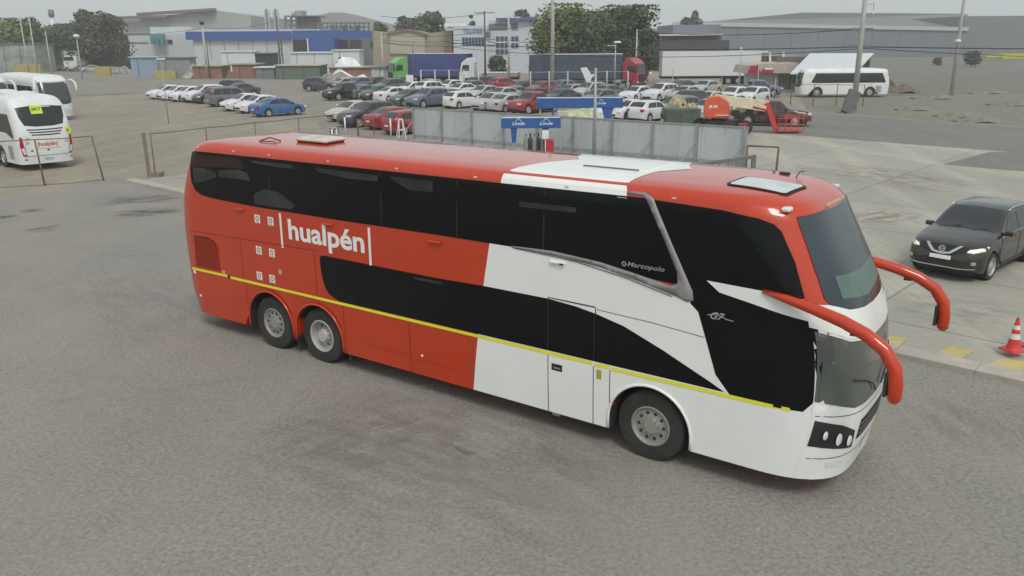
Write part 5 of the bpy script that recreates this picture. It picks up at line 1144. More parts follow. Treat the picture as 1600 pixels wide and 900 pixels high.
p = at(735, 125, 122); lorry('green lorry cab with a violet blue curtain-sided trailer', (p.x, 122, 0), 166, 8.8, 4.2, ('lime', (.10, .42, .06)), CURT, cabturn=42, endm=mat('dark_door', (.02, .022, .05), .6))
p = at(795, 125, 118); T = lorry('white lorry tractor at the right end of the violet blue trailer', (p.x + 1.4, 119, 0), 172, 5.0, 1.7, C['white'], mat('flatbed_grey', (.28, .28, .27), .7, dirt=.3), name='flatbed_lorry')
p = at(828, 130, 111); p2 = at(975, 130, 112); lorry('dark red lorry cab with a long navy curtain-sided trailer', (p.x, 112, 0), 1, p2.x - p.x - .4, 4.15, C['crimson'], NAVY, cabturn=-38)
p = at(1184, 130, 118); p2 = at(1032, 130, 118); lorry('long plain white box trailer parked without a tractor', (p.x, 118.5, 0), 180, p.x - p2.x, 4.3, C['white'], WTR, cab=False, name='box_trailer')
# ================================================================== BUILDINGS
def block(name, u0, u1, vt, Y, depth, m, parent, z0=0.0, um=None, bevel=0, dy=0.0):
    """a wall-like volume at distance Y reaching up to the height seen at vt"""
    x0, x1 = at(u0, vt, Y).x, at(u1, vt, Y).x; h = at(um or (u0 + u1) / 2, vt, Y).z; L0 = parent.location
    b = MB(); b.box(x0 - L0.x, x1 - L0.x, Y - L0.y + dy, Y + depth - L0.y, z0, h); return b.build(name, m, parent, bevel=bevel)
def patch(name, u0, u1, v0, v1, Y, m, parent, proud=.05, th=.05):
    """opening, panel or door set on a wall at distance Y"""
    x0, x1 = at(u0, v1, Y).x, at(u1, v1, Y).x; z1, z0 = at((u0 + u1) / 2, v0, Y).z, at((u0 + u1) / 2, v1, Y).z; L0 = parent.location
    b = MB(); b.box(x0 - L0.x, x1 - L0.x, Y - proud - th - L0.y, Y - proud + .001 - L0.y, max(z0, 0), z1); return b.build(name, m, parent)
def bthing(name, label, u, Y, cat='building'): p = at(u, 90, Y); return thing(name, label, cat, (p.x, Y, 0))
corr = lambda n, c, f=1.5, r=.55: stripes(mat(n, c, r, .1, var=.06, scale=.15, dirt=.15), 'X', f, bump=.35)
WG = corr('wall_grey_sheet', (.34, .37, .37)); WP = corr('wall_pale_sheet', (.50, .54, .55)); WB = mat('wall_blue', (.02, .075, .30), .5, dirt=.12); WT = corr('wall_tan_sheet', (.33, .29, .21)); WT2 = corr('wall_cream_sheet', (.42, .39, .32))
RG = corr('roof_grey_sheet', (.155, .17, .17)); RB = corr('wall_blue_grey_sheet', (.155, .175, .205)); DARKO = mat('dark_opening', (.02, .021, .022), .8); OFFW = mat('office_white', (.50, .53, .58), .6, dirt=.12); WINB = mat('office_window_glass', (.05, .085, .13), .15, spec=.6)
BRK = mat('brick_red_sheet', (.25, .12, .09), .8, var=.25, scale=.8, dirt=.2)
# big grey warehouse left
Y = 300; T = bthing('grey_warehouse', 'big pale grey warehouse with a shallow gable behind the blue-fronted building', 285, Y)
P0 = [(176, 45), (176, 27), (218, 26), (218, 22), (335, 15), (392, 24), (392, 47), (392, 95), (176, 95)]
def P3(u, v, Y_, T_): q = at(u, v, Y_); return (q.x - T_.location.x, Y_ - T_.location.y, max(0, q.z))
b = MB(); b.prism([(176, 97), (176, 27), (262, 23.5), (335, 16), (392, 24.5), (392, 97)], lambda q: P3(q[0], q[1], Y, T), lambda q: (P3(q[0], q[1], Y, T)[0], 60, P3(q[0], q[1], Y, T)[2])); b.build('wall', WG, T)
b = MB(); b.bar(P3(216, 22.5, Y - 1.5, T), P3(336, 15, Y - 1.5, T), 3, .9); b.build('roof_edge', mat('roof_edge_red_grey', (.16, .12, .11), .7), T)
b = MB(); b.bar(P3(174, 28, Y - 2.5, T), P3(262, 25.5, Y - 2.5, T), 2.4, .8); b.build('roof_edge', mat('roof_edge_red_grey', (.16, .12, .11), .7), T)
# long white building with teal block
Y = 230; T = bthing('white_long_building', 'long low white building with a teal box on its front', 235, Y)
block('wall', 176, 300, 53, Y, 30, WP, T); block('upper_wall', 234, 300, 42, Y + 6, 20, WP, T); patch('dark_strip', 176, 236, 52, 54.5, Y, RG, T); patch('dark_strip', 176, 232, 66, 68.5, Y, RG, T)
patch('teal_cladding', 239, 260, 53, 69, Y - 1.5, mat('teal', (.07, .25, .25), .5), T, th=1.4); patch('window', 262, 270, 62, 69, Y, DARKO, T)
for u in (240, 248, 256): patch('door', u, u + 3, 60, 69, Y - 3, mat('dark_teal', (.04, .12, .13), .5), T)
# blue fronted building
Y = 215; T = bthing('blue_fronted_building', 'long pale industrial building with a deep blue fascia and dark doorways', 430, Y)
block('wall', 300, 468, 50, Y, 40, WP, T); patch('fascia', 293, 456, 49, 62, Y, WB, T, th=1.0); block('roof_slab', 293, 500, 46, Y + 2, 40, mat('pale_roof', (.45, .48, .5), .6), T, z0=at(400, 49, Y).z - .5)
block('blue_tower', 456, 521, 47.5, Y - 1, 30, WB, T); patch('doorway', 459, 481, 62, 84, Y - 1, DARKO, T); patch('door_frame', 481, 483, 60, 85, Y - 1, WHITE, T)
block('wall', 521, 581, 48, Y + 6, 30, RG, T); patch('fascia', 521, 581, 48, 60, Y, WB, T, th=1.0); patch('doorway', 523, 545, 62, 86, Y + 5.9, DARKO, T); patch('doorway', 548, 566, 62, 86, Y + 5.9, mat('dark_brown', (.05, .045, .045), .8), T)
for i, u in enumerate((330, 352, 374, 396, 418, 440)): patch('wall_seam', u, u + .8, 63, 90, Y, RG, T, th=.02)
lettering('fascia_lettering', 'BODEGAS', mat('faded_white_ink', (.25, .32, .5), .6), lambda a, c: (at(340 + a * 30, 55, Y - 1.2).x - T.location.x, -1.1, at(355, 58.5, Y).z + c * .9), T, bold=.02) if False else None
# roof rack structure, silos, tower
Y = 235; T = bthing('roof_pipe_rack', 'open steel pipe rack standing behind the blue fascia', 540, Y, 'pipe rack')
for i in range(12):
    u = 497 + i * 7.2; b = MB(); b.bar(P3(u, 60, Y, T), P3(u, 35, Y, T), .35); b.build('upright', RG, T)
for v in (36, 42): b = MB(); b.bar(P3(497, v, Y, T), P3(578, v, Y, T), .35); b.build('beam', RG, T)
for i in range(7): u = 505 + i * 10; block('tank', u, u + 5, 39, Y + 1, 3, [mat('tank_white', (.55, .58, .55), .5), mat('tank_green', (.12, .17, .13), .6)][i % 2], T, z0=at(u, 48, Y).z)
for i, u in enumerate((416.5, 430.5)):
    p = at(u, 14, 245); r = 7.0 * 245 / 1320 * .62; b = MB(); hh = p.z; b.lathe([(r, 0), (r, hh * .93), (r * .75, hh * .98), (r * .3, hh * 1.0), (.01, hh * 1.0)], 20, axis='Z'); T = thing('silo', ['left one of two tall pale silos beside the brown tower', 'right one of two tall pale silos beside the brown tower'][i], 'silo', (p.x, 245, 0), 0, 'two silos')
    b.build('silo_body', mat('silo_pale', (.42, .45, .44), .5, dirt=.4, dirtcol=(.15, .14, .13)), T, smooth=True, angle=40)
    b = MB(); b.bar((r * .2, -r - .3, 0), (r * .2, -r - .3, hh), .5, .3); b.build('ladder', RG, T)
Y = 240; T = bthing('plant_tower', 'brown processing tower with a wide flat roof and machinery on top', 470, Y, 'tower')
block('wall', 464, 489, 27, Y, 10, mat('tower_brown', (.12, .10, .095), .8, var=.3, scale=.6), T); block('roof', 444, 494, 24, Y - 2, 14, RG, T, z0=at(470, 26, Y).z); block('machinery', 460, 472, 16.5, Y, 5, mat('machine_grey', (.3, .29, .28), .6), T, z0=at(466, 24.2, Y).z)
block('machinery', 455, 461, 20, Y, 4, mat('machine_grey', (.3, .29, .28), .6), T, z0=at(458, 24.2, Y).z)
for u in (446, 455, 463): b = MB(); b.bar(P3(u, 90, Y, T), P3(u, 25, Y, T), .5); b.build('column', RG, T)
for v in (32, 40): b = MB(); b.bar(P3(446, v, Y, T), P3(464, v, Y, T), .4); b.build('beam', RG, T)
# tan buildings
Y = 175; T = bthing('tan_warehouse', 'tan corrugated warehouse with a low gable behind the green lorry', 640, Y)
b = MB(); b.prism([(583, 112), (583, 48), (606, 50), (640, 46), (667, 52), (706, 48), (706, 112)], lambda q: P3(q[0], q[1], Y, T), lambda q: (P3(q[0], q[1], Y, T)[0], 40, P3(q[0], q[1], Y, T)[2])); b.build('wall', WT, T)
b = MB(); b.prism([(609, 84), (609, 53), (640, 47.5), (664, 54), (664, 84)], lambda q: P3(q[0], q[1], Y - .4, T), lambda q: P3(q[0], q[1], Y - .05, T)); b.build('gable_panel', WT2, T)
b = MB(); b.bar(P3(606, 51, Y - .6, T), P3(640, 46.5, Y - .6, T), .5, .4); b.bar(P3(640, 46.5, Y - .6, T), P3(668, 54, Y - .6, T), .5, .4); b.build('gable_trim', WOODG, T); patch('doorway', 694, 707, 72, 84, Y, BRK, T)
# office buildings
Y = 160; T = bthing('white_office', 'white two storey office with a ribbon of blue windows and a sign', 732, Y)
block('wall', 708, 762, 40, Y, 20, OFFW, T); block('roof_deck', 694, 728, 36.5, Y + 12, 14, WHITE, T, z0=at(710, 40, Y).z)
for i in range(7): patch('window', 722.5 + i * 5, 726.5 + i * 5, 58.5, 71.5, Y, WINB, T)
lettering('sign_lettering', 'TRUPER', mat('sign_grey_blue', (.22, .27, .36), .5), lambda a, c: (at(723, 50, Y).x + a * (at(755, 50, Y).x - at(723, 50, Y).x) - T.location.x, -.12, at(738, 53, Y).z + c * (at(738, 44.5, Y).z - at(738, 53, Y).z)), T, bold=.04)
Y = 165; T = bthing('violet_roofed_office', 'pale office with a violet blue roof slab beside the big green trees', 800, Y)
block('wall', 762, 845, 32, Y, 22, OFFW, T); block('roof_slab', 775, 840, 26.5, Y - 1, 24, mat('roof_violet', (.10, .11, .24), .5), T, z0=at(800, 32, Y).z); patch('upper_window', 764, 794, 37, 47, Y, mat('grey_glass', (.13, .15, .18), .2), T); patch('upper_window', 799, 809, 36, 47, Y, mat('grey_glass', (.13, .15, .18), .2), T)
for i in range(3):
    for j in range(3): patch('window', 775 + i * 6.8, 780.5 + i * 6.8, 57 + j * 10, 65 + j * 10, Y, WINB, T)
for i in range(2):
    for j in range(2): patch('window', 799 + i * 6, 804 + i * 6, 57 + j * 10, 65 + j * 10, Y, WINB, T)
patch('cream_column', 758, 763, 55, 90, Y, mat('cream_render', (.5, .46, .4), .7), T, th=.6)
# right warehouses
Y = 300; T = bthing('grey_depot', 'huge low grey depot stretching along the right horizon', 1350, Y)
E0, E1 = P3(1050, 37, Y, T), P3(1512, 45.5, Y, T); R0, R1 = P3(1255, 19.5, Y + 60, T), P3(1512, 21.5, Y + 60, T); m_ = MB()
m_.add([(E0[0], 0, 0), (E1[0], 0, 0), (E1[0], 0, E1[2]), (E0[0], 0, E0[2])], [(0, 1, 2, 3)]); m_.build('wall', RB, T)
m_ = MB(); E2 = P3(1128, 32, Y + 60, T); m_.add([E0, E1, R1, R0, E2], [(0, 1, 2, 3, 4)]); m_.build('roof', RG, T)
m_ = MB(); m_.bar((E0[0], -.4, E0[2]), (E1[0], -.4, E1[2]), .5, 1.2); m_.build('eave', mat('pale_gutter', (.42, .45, .46), .5), T)
b = MB(); b.box(E1[0], P3(1800, 25, Y, T)[0], 3, 60, 0, P3(1560, 24.5, Y, T)[2]); b.build('end_wall', mat('end_wall_grey', (.165, .185, .19), .6, var=.05, scale=.2), T)
for i in range(11): b = MB(); x = E0[0] + (E1[0] - E0[0]) * (i + .5) / 11; b.box(x - .15, x + .15, -.12, -.01, 0, E0[2] + (E1[2] - E0[2]) * (i + .5) / 11 - .3); b.build('wall_rib', RG, T)
Y = 170; T = bthing('dark_roofed_shed', 'lower grey shed with a white eave and dark brown front near the big trees', 1090, Y)
block('wall', 1052, 1126, 38.5, Y + 14, 20, RB, T); block('dark_front', 1032, 1140, 63, Y, 12, mat('dark_brown_front', (.055, .052, .055), .8, var=.2, scale=.5), T); block('middle_wall', 1034, 1128, 56, Y + 8, 10, mat('glazed_grey', (.12, .13, .12), .5), T); block('eave', 1030, 1130, 53.5, Y + 6, 10, WHITE, T, z0=at(1080, 55.5, Y + 6).z)
Y = 106; T = bthing('service_kiosk', 'white walled kiosk under a cream canopy with a red end', 1205, Y)
block('wall', 1180, 1218, 115.5, Y, 5, mat('kiosk_white', (.55, .58, .63), .6, dirt=.1), T); block('wall', 1219, 1236, 115.5, Y + .4, 5, mat('kiosk_beige', (.42, .41, .38), .7, dirt=.2), T); patch('pillar', 1217.5, 1221, 115, 143, Y, mat('pillar_brown', (.22, .2, .18), .8), T, th=.3)
b = MB(); b.prism([(1168, 115), (1173, 103), (1185, 100), (1245, 98), (1262, 107), (1240, 114.5)], lambda q: P3(q[0], q[1], Y - 2.0, T), lambda q: (P3(q[0], q[1], Y - 2, T)[0], 5, P3(q[0], q[1], Y - 2, T)[2])); b.build('canopy', mat('canopy_cream', (.42, .38, .33), .6, dirt=.2), T)
b = MB(); b.prism([(1167.5, 115.3), (1172.5, 102.6), (1184, 102), (1190, 115.3)], lambda q: P3(q[0], q[1], Y - 2.1, T), lambda q: P3(q[0], q[1], Y - 2.02, T)); b.build('canopy_end', mat('kiosk_red', (.35, .01, .04), .5), T)
patch('canopy_stripe', 1190, 1208, 108, 114.8, Y - 2.05, mat('kiosk_red', (.35, .01, .04), .5), T, th=.03); patch('canopy_lettering_plate', 1195, 1207, 106, 109, Y - 2.1, WHITE, T, th=.03)
patch('green_panel', 1233, 1262, 113, 144, Y + .3, mat('panel_green', (.07, .22, .03), .5), T, th=.3)
Y = 100; T = bthing('canopy_shed', 'open shed with a wide white sheet roof behind the minibus', 1285, Y)
P_ = [P3(1245, 112, Y, T), P3(1315, 112, Y, T), P3(1338, 92, Y + 12, T), P3(1248, 92, Y + 12, T)]
zc = P_[0][2]; b = MB(); b.add([(P_[0][0] - 2, -4, zc), (P_[1][0], -4, zc), (P_[2][0] + .5, 8, zc + 1.9), (P_[3][0], 8, zc + 1.9), (P_[0][0] - 2, -4, zc - .15), (P_[1][0], -4, zc - .15), (P_[2][0] + .5, 8, zc + 1.75), (P_[3][0], 8, zc + 1.75)], [(0, 1, 2, 3), (7, 6, 5, 4), (0, 4, 5, 1), (1, 5, 6, 2), (2, 6, 7, 3), (3, 7, 4, 0)]); b.build('roof', mat('roof_white_sheet', (.6, .63, .66), .5, dirt=.1), T)
for x, y in ((P_[0][0], -3.8), (P_[1][0] - .3, -3.8), (P_[2][0], 7.8), (P_[3][0] + .3, 7.8)): b = MB(); b.bar((x, y, 0), (x, y, zc + (1.6 if y > 0 else -.1)), .2); b.build('post', RG, T)
b = MB(); b.box(P_[0][0], P_[2][0], 8, 8.2, 0, zc + 1.5); b.build('back_wall', mat('dark_backwall', (.12, .12, .12), .8), T)
Y = 128; T = bthing('brown_shop', 'brown open fronted shop with white frame above the kiosk canopy', 1205, Y)
block('wall', 1160, 1250, 86, Y, 5, mat('shop_beige', (.33, .29, .25), .8, var=.2, scale=.6), T); patch('opening', 1185, 1220, 87.5, 97, Y, mat('shop_brown', (.1, .07, .055), .8), T); patch('opening', 1226, 1246, 89, 97, Y, mat('shop_brown', (.1, .07, .055), .8), T); patch('white_frame', 1157, 1200, 80, 82, Y - .5, WHITE, T)
for u in (1158, 1180, 1203, 1224): b = MB(); b.bar(P3(u, 120, Y - .5, T), P3(u, 74 if u == 1158 else 82, Y - .5, T), .3); b.build('post', WHITE, T)
# distant left clutter
Y = 150
def hut(name, label, u0, u1, vt, Y, dep, m, cat='shed', roof=None, rm=None):
    T = bthing(name, label, (u0 + u1) / 2, Y, cat); block('wall', u0, u1, vt, Y, dep, m, T)
    hz = at((u0 + u1) / 2, vt, Y).z; x0, x1 = at(u0, vt, Y).x - T.location.x, at(u1, vt, Y).x - T.location.x
    b = MB(); b.box(x0 - .25, x1 + .25, -.3, dep + .3, hz, hz + .18); b.build('roof', rm or RG, T)
    for i in range(max(1, int((x1 - x0) / 3.5))): b = MB(); xx = x0 + 1.2 + i * 3.4; b.box(xx, xx + .06, -.05, -.004, .1, hz - .1); b.build('seam', DARKO, T)
    return T
hut('site_cabin', 'blue grey site cabin with a dark base line', 203, 246, 90, 152, 4, mat('cabin_blue', (.25, .32, .42), .5, dirt=.25), 'cabin', rm=mat('cabin_roof_blue', (.35, .45, .55), .5))
hut('shipping_container', 'plain grey shipping container right of the blue site cabin', 247, 296, 91, 151, 3, mat('container_grey', (.24, .25, .27), .55, dirt=.2), 'container')
hut('tarped_store', 'grey green shed with rounded dark openings at the far left edge', -30, 52, 69, 186, 8, mat('shed_grey_green', (.27, .285, .27), .7, var=.35, scale=.5), 'shed')
hut('white_panel_wall', 'low dirty white panel shed between the trees on the left', 60, 100, 80, 200, 3, mat('panel_white', (.42, .42, .41), .7, dirt=.35), 'shed')
hut('netted_store', 'dark netted store with a pale top rail behind the far row of cars', 132, 176, 56, 204, 8, mat('net_dark', (.045, .06, .04), .8, var=.3, scale=.6), 'shed', rm=mat('pale_rail', (.35, .38, .36), .6))
hut('dark_water_tank', 'dark green box tank standing above the red sheds', 398, 425, 84, 158, 4, mat('tank_dark_green', (.035, .05, .045), .7), 'tank')
hut('brick_red_shed', 'low brick red shed left of the green wall', 300, 345, 104, 148, 5, BRK, 'shed', rm=mat('roof_tan', (.35, .31, .27), .7))
hut('brick_red_shed', 'brick red shed directly beneath the dark tank', 362, 398, 101, 147, 5, BRK, 'shed', rm=mat('roof_tan', (.35, .31, .27), .7))
hut('grey_panel_shed', 'small bluish grey shed below the dark tank', 399, 428, 106, 146, 4, mat('shed_blue_grey', (.16, .19, .2), .7, var=.25, scale=1), 'shed', rm=WHITE)
hut('green_shed', 'long green shed with a cream roof beside the large lot', 430, 499, 103, 143, 6, mat('shed_green', (.10, .145, .11), .7, var=.12, dirt=.15), 'shed', rm=mat('roof_cream', (.42, .40, .31), .7))
hut('rust_red_shed', 'rust red shed under a white sheet near the parked silver cars', 514, 580, 106, 140, 6, BRK, 'shed', rm=mat('roof_tan', (.35, .31, .27), .7))
hut('white_crate_shed', 'small white slatted cabin at the left of the green lorry', 580, 600, 106, 128, 3, mat('cabin_white', (.42, .43, .42), .7, var=.25, scale=2), 'cabin')
hut('white_box_body', 'white box body behind the green shed', 520, 561, 79, 165, 5, mat('box_white', (.60, .63, .63), .6, var=.04, scale=.5), 'container', rm=WHITE)
hut('long_white_tent', 'long white sheeted store behind the green shed', 453, 520, 83, 168, 8, mat('box_white', (.60, .63, .63), .6, var=.04, scale=.5), 'tent', rm=WHITE)
hut('pale_yard_wall', 'pale wall section in front of the blue-fronted building', 345, 398, 81, 175, 3, mat('box_white', (.60, .63, .63), .6, var=.04, scale=.5), 'wall', rm=WHITE)
for u0, u1, vt, Y_, l in ((22, 64, 101, 165, 'long yellow concrete block beside the left shed'), (148, 172, 104, 164, 'yellow block right of the far row of cars'), (242, 275, 110.5, 149, 'yellow block in front of the grey container')):
    x0, x1 = at(u0, vt, Y_).x, at(u1, vt, Y_).x; h_ = at(u0, vt, Y_).z; b = MB(); b.prism([(-.5, 0), (.5, 0), (.4, h_), (-.4, h_)], lambda q: (x0, q[0] + Y_, q[1]), lambda q: (x1, q[0] + Y_, q[1])); o = b.build('barrier_block', mat('block_yellow', (.36, .30, .10), .8, dirt=.3), None, bevel=.05); tag(o, l, 'barrier', 'yellow blocks')
T = bthing('box_truck', 'small white box truck behind the far row of cars', 108, 196, 'truck'); block('box', 96, 119, 79, 196, 5, mat('box_white', (.60, .63, .63), .6, var=.04, scale=.5), T, z0=.6, bevel=.05); block('cab', 97, 118, 88, 194.6, 1.5, WHITE, T, z0=.4, bevel=.15); patch('windscreen', 100, 115, 89, 94, 194.5, GLASS, T)
for s in (99, 116): wheel(T, at(s, 95, 196).x - T.location.x, .6, .45, .45, .3, .25, -1, None, deep=.03, holes=0, lod=14, hubbed=False)
for nm, l, u, v, Y_, sx, sy, h_, m_, sd_ in (('tarpaulin', 'white sheet thrown over the rust red shed', 541, 106, 139.5, 8, 4, 3.3, WHITE, 12), ('junk_heap', 'grey heap of scrap and vehicles behind the silver cars', 520, 128, 133, 7, 4, 1.3, mat('scrap', (.22, .21, .2), .8, var=.6, scale=2), 13), ('junk_heap', 'pale scrap heap right of the grey container', 308, 118, 150, 6, 3, 2.0, mat('scrap_pale', (.4, .38, .35), .8, var=.6, scale=2), 14), ('timber_stack', 'brown timber stack right of the pale scrap heap', 335, 118, 150, 7, 3, 2.0, mat('timber_brown', (.2, .14, .1), .9, var=.5, scale=3), 15), ('junk_heap', 'white and brown scrap along the long white building', 272, 90, 190, 14, 6, 2.4, mat('scrap_pale', (.4, .38, .35), .8, var=.6, scale=2), 17), ('junk_heap', 'small brown scrap heap right of the yellow block', 180, 106, 176, 6, 3, 1.6, mat('scrap', (.22, .21, .2), .8, var=.6, scale=2), 19)):
    p = at(u, v, Y_); heap(l, nm, 'heap', (p.x, Y_ + sy / 2, 0), sx, sy, h_, m_, sd_, rough=.9)
T = bthing('yellow_machine', 'bright yellow machine body at the far right in the dirt field', 1570, 240, 'machine'); block('body', 1542, 1568, 86, 240, 4, mat('machine_yellow', (.5, .5, .02), .5), T, z0=.8, bevel=.2); block('boom', 1568, 1640, 84, 241, 3, mat('machine_yellow', (.5, .5, .02), .5), T, z0=at(1600, 91, 240).z); block('tracks', 1545, 1568, 96, 239.5, 4, BLACKP, T)
b = MB(); Yw = 83
p0, p1 = at(1388, 143, Yw + 12), at(1450, 146, Yw + 12); heap('reddish brown heap of rubble behind the minibus', 'rubble_heap', 'rubble', ((p0.x + p1.x) / 2, Yw + 14, 0), p1.x - p0.x, 3, 1.0, mat('red_rubble', (.16, .12, .095), .9, var=.5, scale=3), 21, rough=.8)
heap('dark mound beside the tail of the minibus', 'dark_mound', 'rubble', (at(1396, 140, 100).x, 102, 0), 2.4, 3, 1.5, mat('dark_rubble', (.06, .055, .05), .9), 22)
for i, (u, v, s_) in enumerate(((1462, 150, 3), (1545, 142, 2.6), (1528, 186, 2.2), (1585, 160, 3), (1430, 168, 2.0), (1500, 178, 2.4))):
    p = G(u, v + 4); heap(['low earth hump by the far lamp post', 'low earth hump at the middle of the verge', 'green brown earth hump near the road edge', 'earth hump at the far right of the verge', 'small earth hump right of the leaning slab', 'flat earth hump by the road'][i], 'earth_hump', 'earth mound', (p.x, p.y, 0), s_ * 1.6, s_, .45, VERGE, 30 + i)
# ================================================================== TREES
LEAF = {}
def leafmat(n, c):
    if n in LEAF: return LEAF[n]
    m = mat('leaf_' + n, c, .7, var=.5, scale=.55); LEAF[n] = m; return m
BARK = mat('bark', (.09, .075, .06), .9, var=.3, scale=8)
def tree(label, u, Y, vt, wpx, lm, seed=0, base=.15, n=2600, leaf=.34, flat=1.0, name='broadleaf_tree', group='trees on the skyline', blobs=9):
    p = at(u, vt, Y); H = p.z; w_ = wpx * Y / FPX; rr = random.Random(seed); T = thing(name, label, 'tree', (p.x, Y, 0), 0, group)
    b = MB(); h0 = H * base; b.tube([(0, 0, 0), (rr.uniform(-.1, .1), 0, h0), (rr.uniform(-.3, .3), rr.uniform(-.3, .3), H * .75)], [H * .035, H * .025, H * .008], 8)
    cents = []
    for i in range(blobs):
        a = rr.uniform(0, 6.28); rad = rr.uniform(.05, .62) * w_ / 2; z = h0 + (H - h0) * rr.uniform(.22, .85); shrink = 1 - .45 * abs((z - h0) / (H - h0) - .45)
        cents.append((Vector((math.cos(a) * rad * shrink, math.sin(a) * rad * shrink, z)), rr.uniform(.26, .42) * w_ * .95 * shrink))
    cents.append((Vector((0, 0, H - w_ * .16)), w_ * .17)); 
    for c, r in cents[:6]: b.tube([(0, 0, h0 * .8), tuple(c * .5 + Vector((0, 0, h0 * .4))), tuple(c)], [H * .015, H * .01, H * .004], 5)
    b.build('trunk', BARK, T, smooth=True); L = MB()
    for i in range(n):
        c, r = cents[rr.randrange(len(cents))]; d = Vector((rr.gauss(0, 1), rr.gauss(0, 1), rr.gauss(0, 1))).normalized(); rad = r * (rr.random() ** .45) * (1.0 + .35 * noise.noise(d * 2.3 + c))
        q = c + Vector((d.x * rad, d.y * rad, d.z * rad * .8 * flat)); q.z = max(h0 * .6, min(H, q.z)); nrm = (d + Vector((rr.gauss(0, .5), rr.gauss(0, .5), rr.gauss(.2, .5)))).normalized()
        t = nrm.cross(Vector((0, 0, 1))); t = t.normalized() if t.length > .01 else Vector((1, 0, 0)); s2 = nrm.cross(t); s_ = leaf * rr.uniform(.5, 1.35)
        L.add([q + t * s_, q + s2 * s_ * .7, q - t * s_ * .9, q - s2 * s_ * .7 + nrm * s_ * .3], [(0, 1, 2, 3)])
    me = bpy.data.meshes.new('crown'); me.from_pydata(L.v, [], L.f); me.materials.append(lm); o = bpy.data.objects.new('crown', me); COL.objects.link(o); o.parent = T
    return T
YG = leafmat('yellow_green', (.135, .165, .05)); MG = leafmat('mid_green', (.075, .10, .04)); DKG = leafmat('dark_green', (.058, .078, .042)); OLV = leafmat('olive', (.07, .075, .045)); GRY = leafmat('grey_green', (.085, .095, .07))
gc = 'big trees behind the navy trailer'
tree('big yellow green tree at the left of the group behind the navy trailer', 890, 128, 7, 118, YG, 1, n=8500, leaf=.27, group=gc, blobs=16)
tree('low yellow green tree leaning out left of the big yellow green one', 850, 126, 36, 74, YG, 2, n=3200, leaf=.25, group=gc, base=.06)
tree('dark green tree at the right of the group behind the navy trailer', 978, 130, 9, 104, DKG, 3, n=7500, leaf=.27, group=gc, blobs=15)
tree('mid green tree in the middle of the group behind the navy trailer', 936, 134, 15, 96, MG, 4, n=6000, leaf=.27, group=gc, blobs=13)
tree('broad soft green tree filling the gap between the yellow green and the dark green tree', 926, 125, 15, 92, MG, 31, n=7000, leaf=.24, group=gc, blobs=16, base=.08)
tree('low dark tree at the far right end of the group behind the trailer', 1012, 127, 42, 46, DKG, 5, n=2000, leaf=.25, group=gc, base=.05)
tree('round dark bush in front of the violet-roofed office', 778, 140, 88, 36, DKG, 6, n=1200, base=.04, name='bush')
tree('wide green tree at the far left edge of the skyline', 8, 190, 29, 84, YG, 7, n=4200, leaf=.4)
tree('green tree left of the chimney on the skyline', 46, 195, 25, 70, MG, 8, n=3800, leaf=.4)
tree('tall dark tree right of the chimney', 128, 200, 12, 74, OLV, 9, n=4600, blobs=13, leaf=.4)
tree('dark round tree beside the grey warehouse', 165, 205, 19, 62, OLV, 10, n=3800, leaf=.4)
tree('low dark tree behind the chimney on the left', 96, 210, 38, 74, OLV, 11, n=3400, leaf=.42)
tree('low dark tree behind the netted store', 70, 205, 44, 60, DKG, 23, n=2400, leaf=.42)
tree('dark hedge-like tree behind the white panel shed', 115, 200, 50, 80, DKG, 24, n=2600, leaf=.42)
tree('pale leafed tree near the blue pipe rack', 590, 190, 33, 34, MG, 12, n=1600, leaf=.36)
tree('grey green tree behind the tan warehouse, left one', 628, 205, 23, 48, GRY, 13, n=2000, leaf=.38)
tree('large green tree behind the tan warehouse, middle one', 662, 200, 21, 62, MG, 14, n=2800, leaf=.38)
tree('green tree behind the tan warehouse, right one', 682, 200, 17, 46, MG, 15, n=1800, leaf=.36)
tree('small slim tree above the white office roof', 736, 190, 23, 16, DKG, 16, n=1200, leaf=.3, blobs=20)
tree('small dark tree behind the violet roof slab', 812, 200, 14, 50, DKG, 17, n=3000, leaf=.36, blobs=16)
tree('small conical tree on the skyline right of the big trees', 1087, 230, 16, 26, GRY, 18, n=2400, leaf=.38, blobs=22)
tree('low bush-like tree left of the small conical tree', 1072, 232, 26, 26, GRY, 19, n=1500, leaf=.38, blobs=18)
tree('lone dark round bush in the dirt field', 1521, 190, 79, 28, DKG, 20, n=1400, base=.05, name='bush', leaf=.3)
tree('small green shrub beside the white box body', 540, 150, 88, 34, MG, 21, n=700, base=.03, name='bush')
tree('small brown bush near the yellow machine', 1466, 200, 90, 14, leafmat('brown', (.12, .09, .06)), 22, n=500, base=.05, name='bush', leaf=.25)
# ================================================================== POLES, LAMPS, WIRES
CP = mat('concrete_pole', (.44, .435, .41), .85, dirt=.2); WPL = mat('wooden_pole', (.12, .10, .085), .9)
POLES = {}
def pole(key, label, u, v, Y, top_v=None, top_z=None, r=.16, m=CP, name='utility_pole', cat='utility pole', group='poles', parts=None):
    p = at(u, v, Y); H = top_z or at(u, top_v, Y).z; T = thing(name, label, cat, (p.x, Y, 0), 0, group)
    b = MB(); b.tube([(0, 0, 0), (0, 0, H)], [r, r * .6], 10); b.build('pole', m, T, smooth=True); POLES[key] = (Vector((p.x, Y, 0)), H)
    return T, H
T, H = pole('A', 'tall pale concrete pole left of the minibus middle with a camera dome', 1336, 150, 72, top_z=14.0, r=.24)
zc = at(1345, 20, 72).z; b = MB(); b.bar((.1, 0, zc + .55), (.75, 0, zc + .75), .05); b.bar((.75, 0, zc + .75), (.75, 0, zc + .1), .05); b.build('camera_arm', GALV, T)
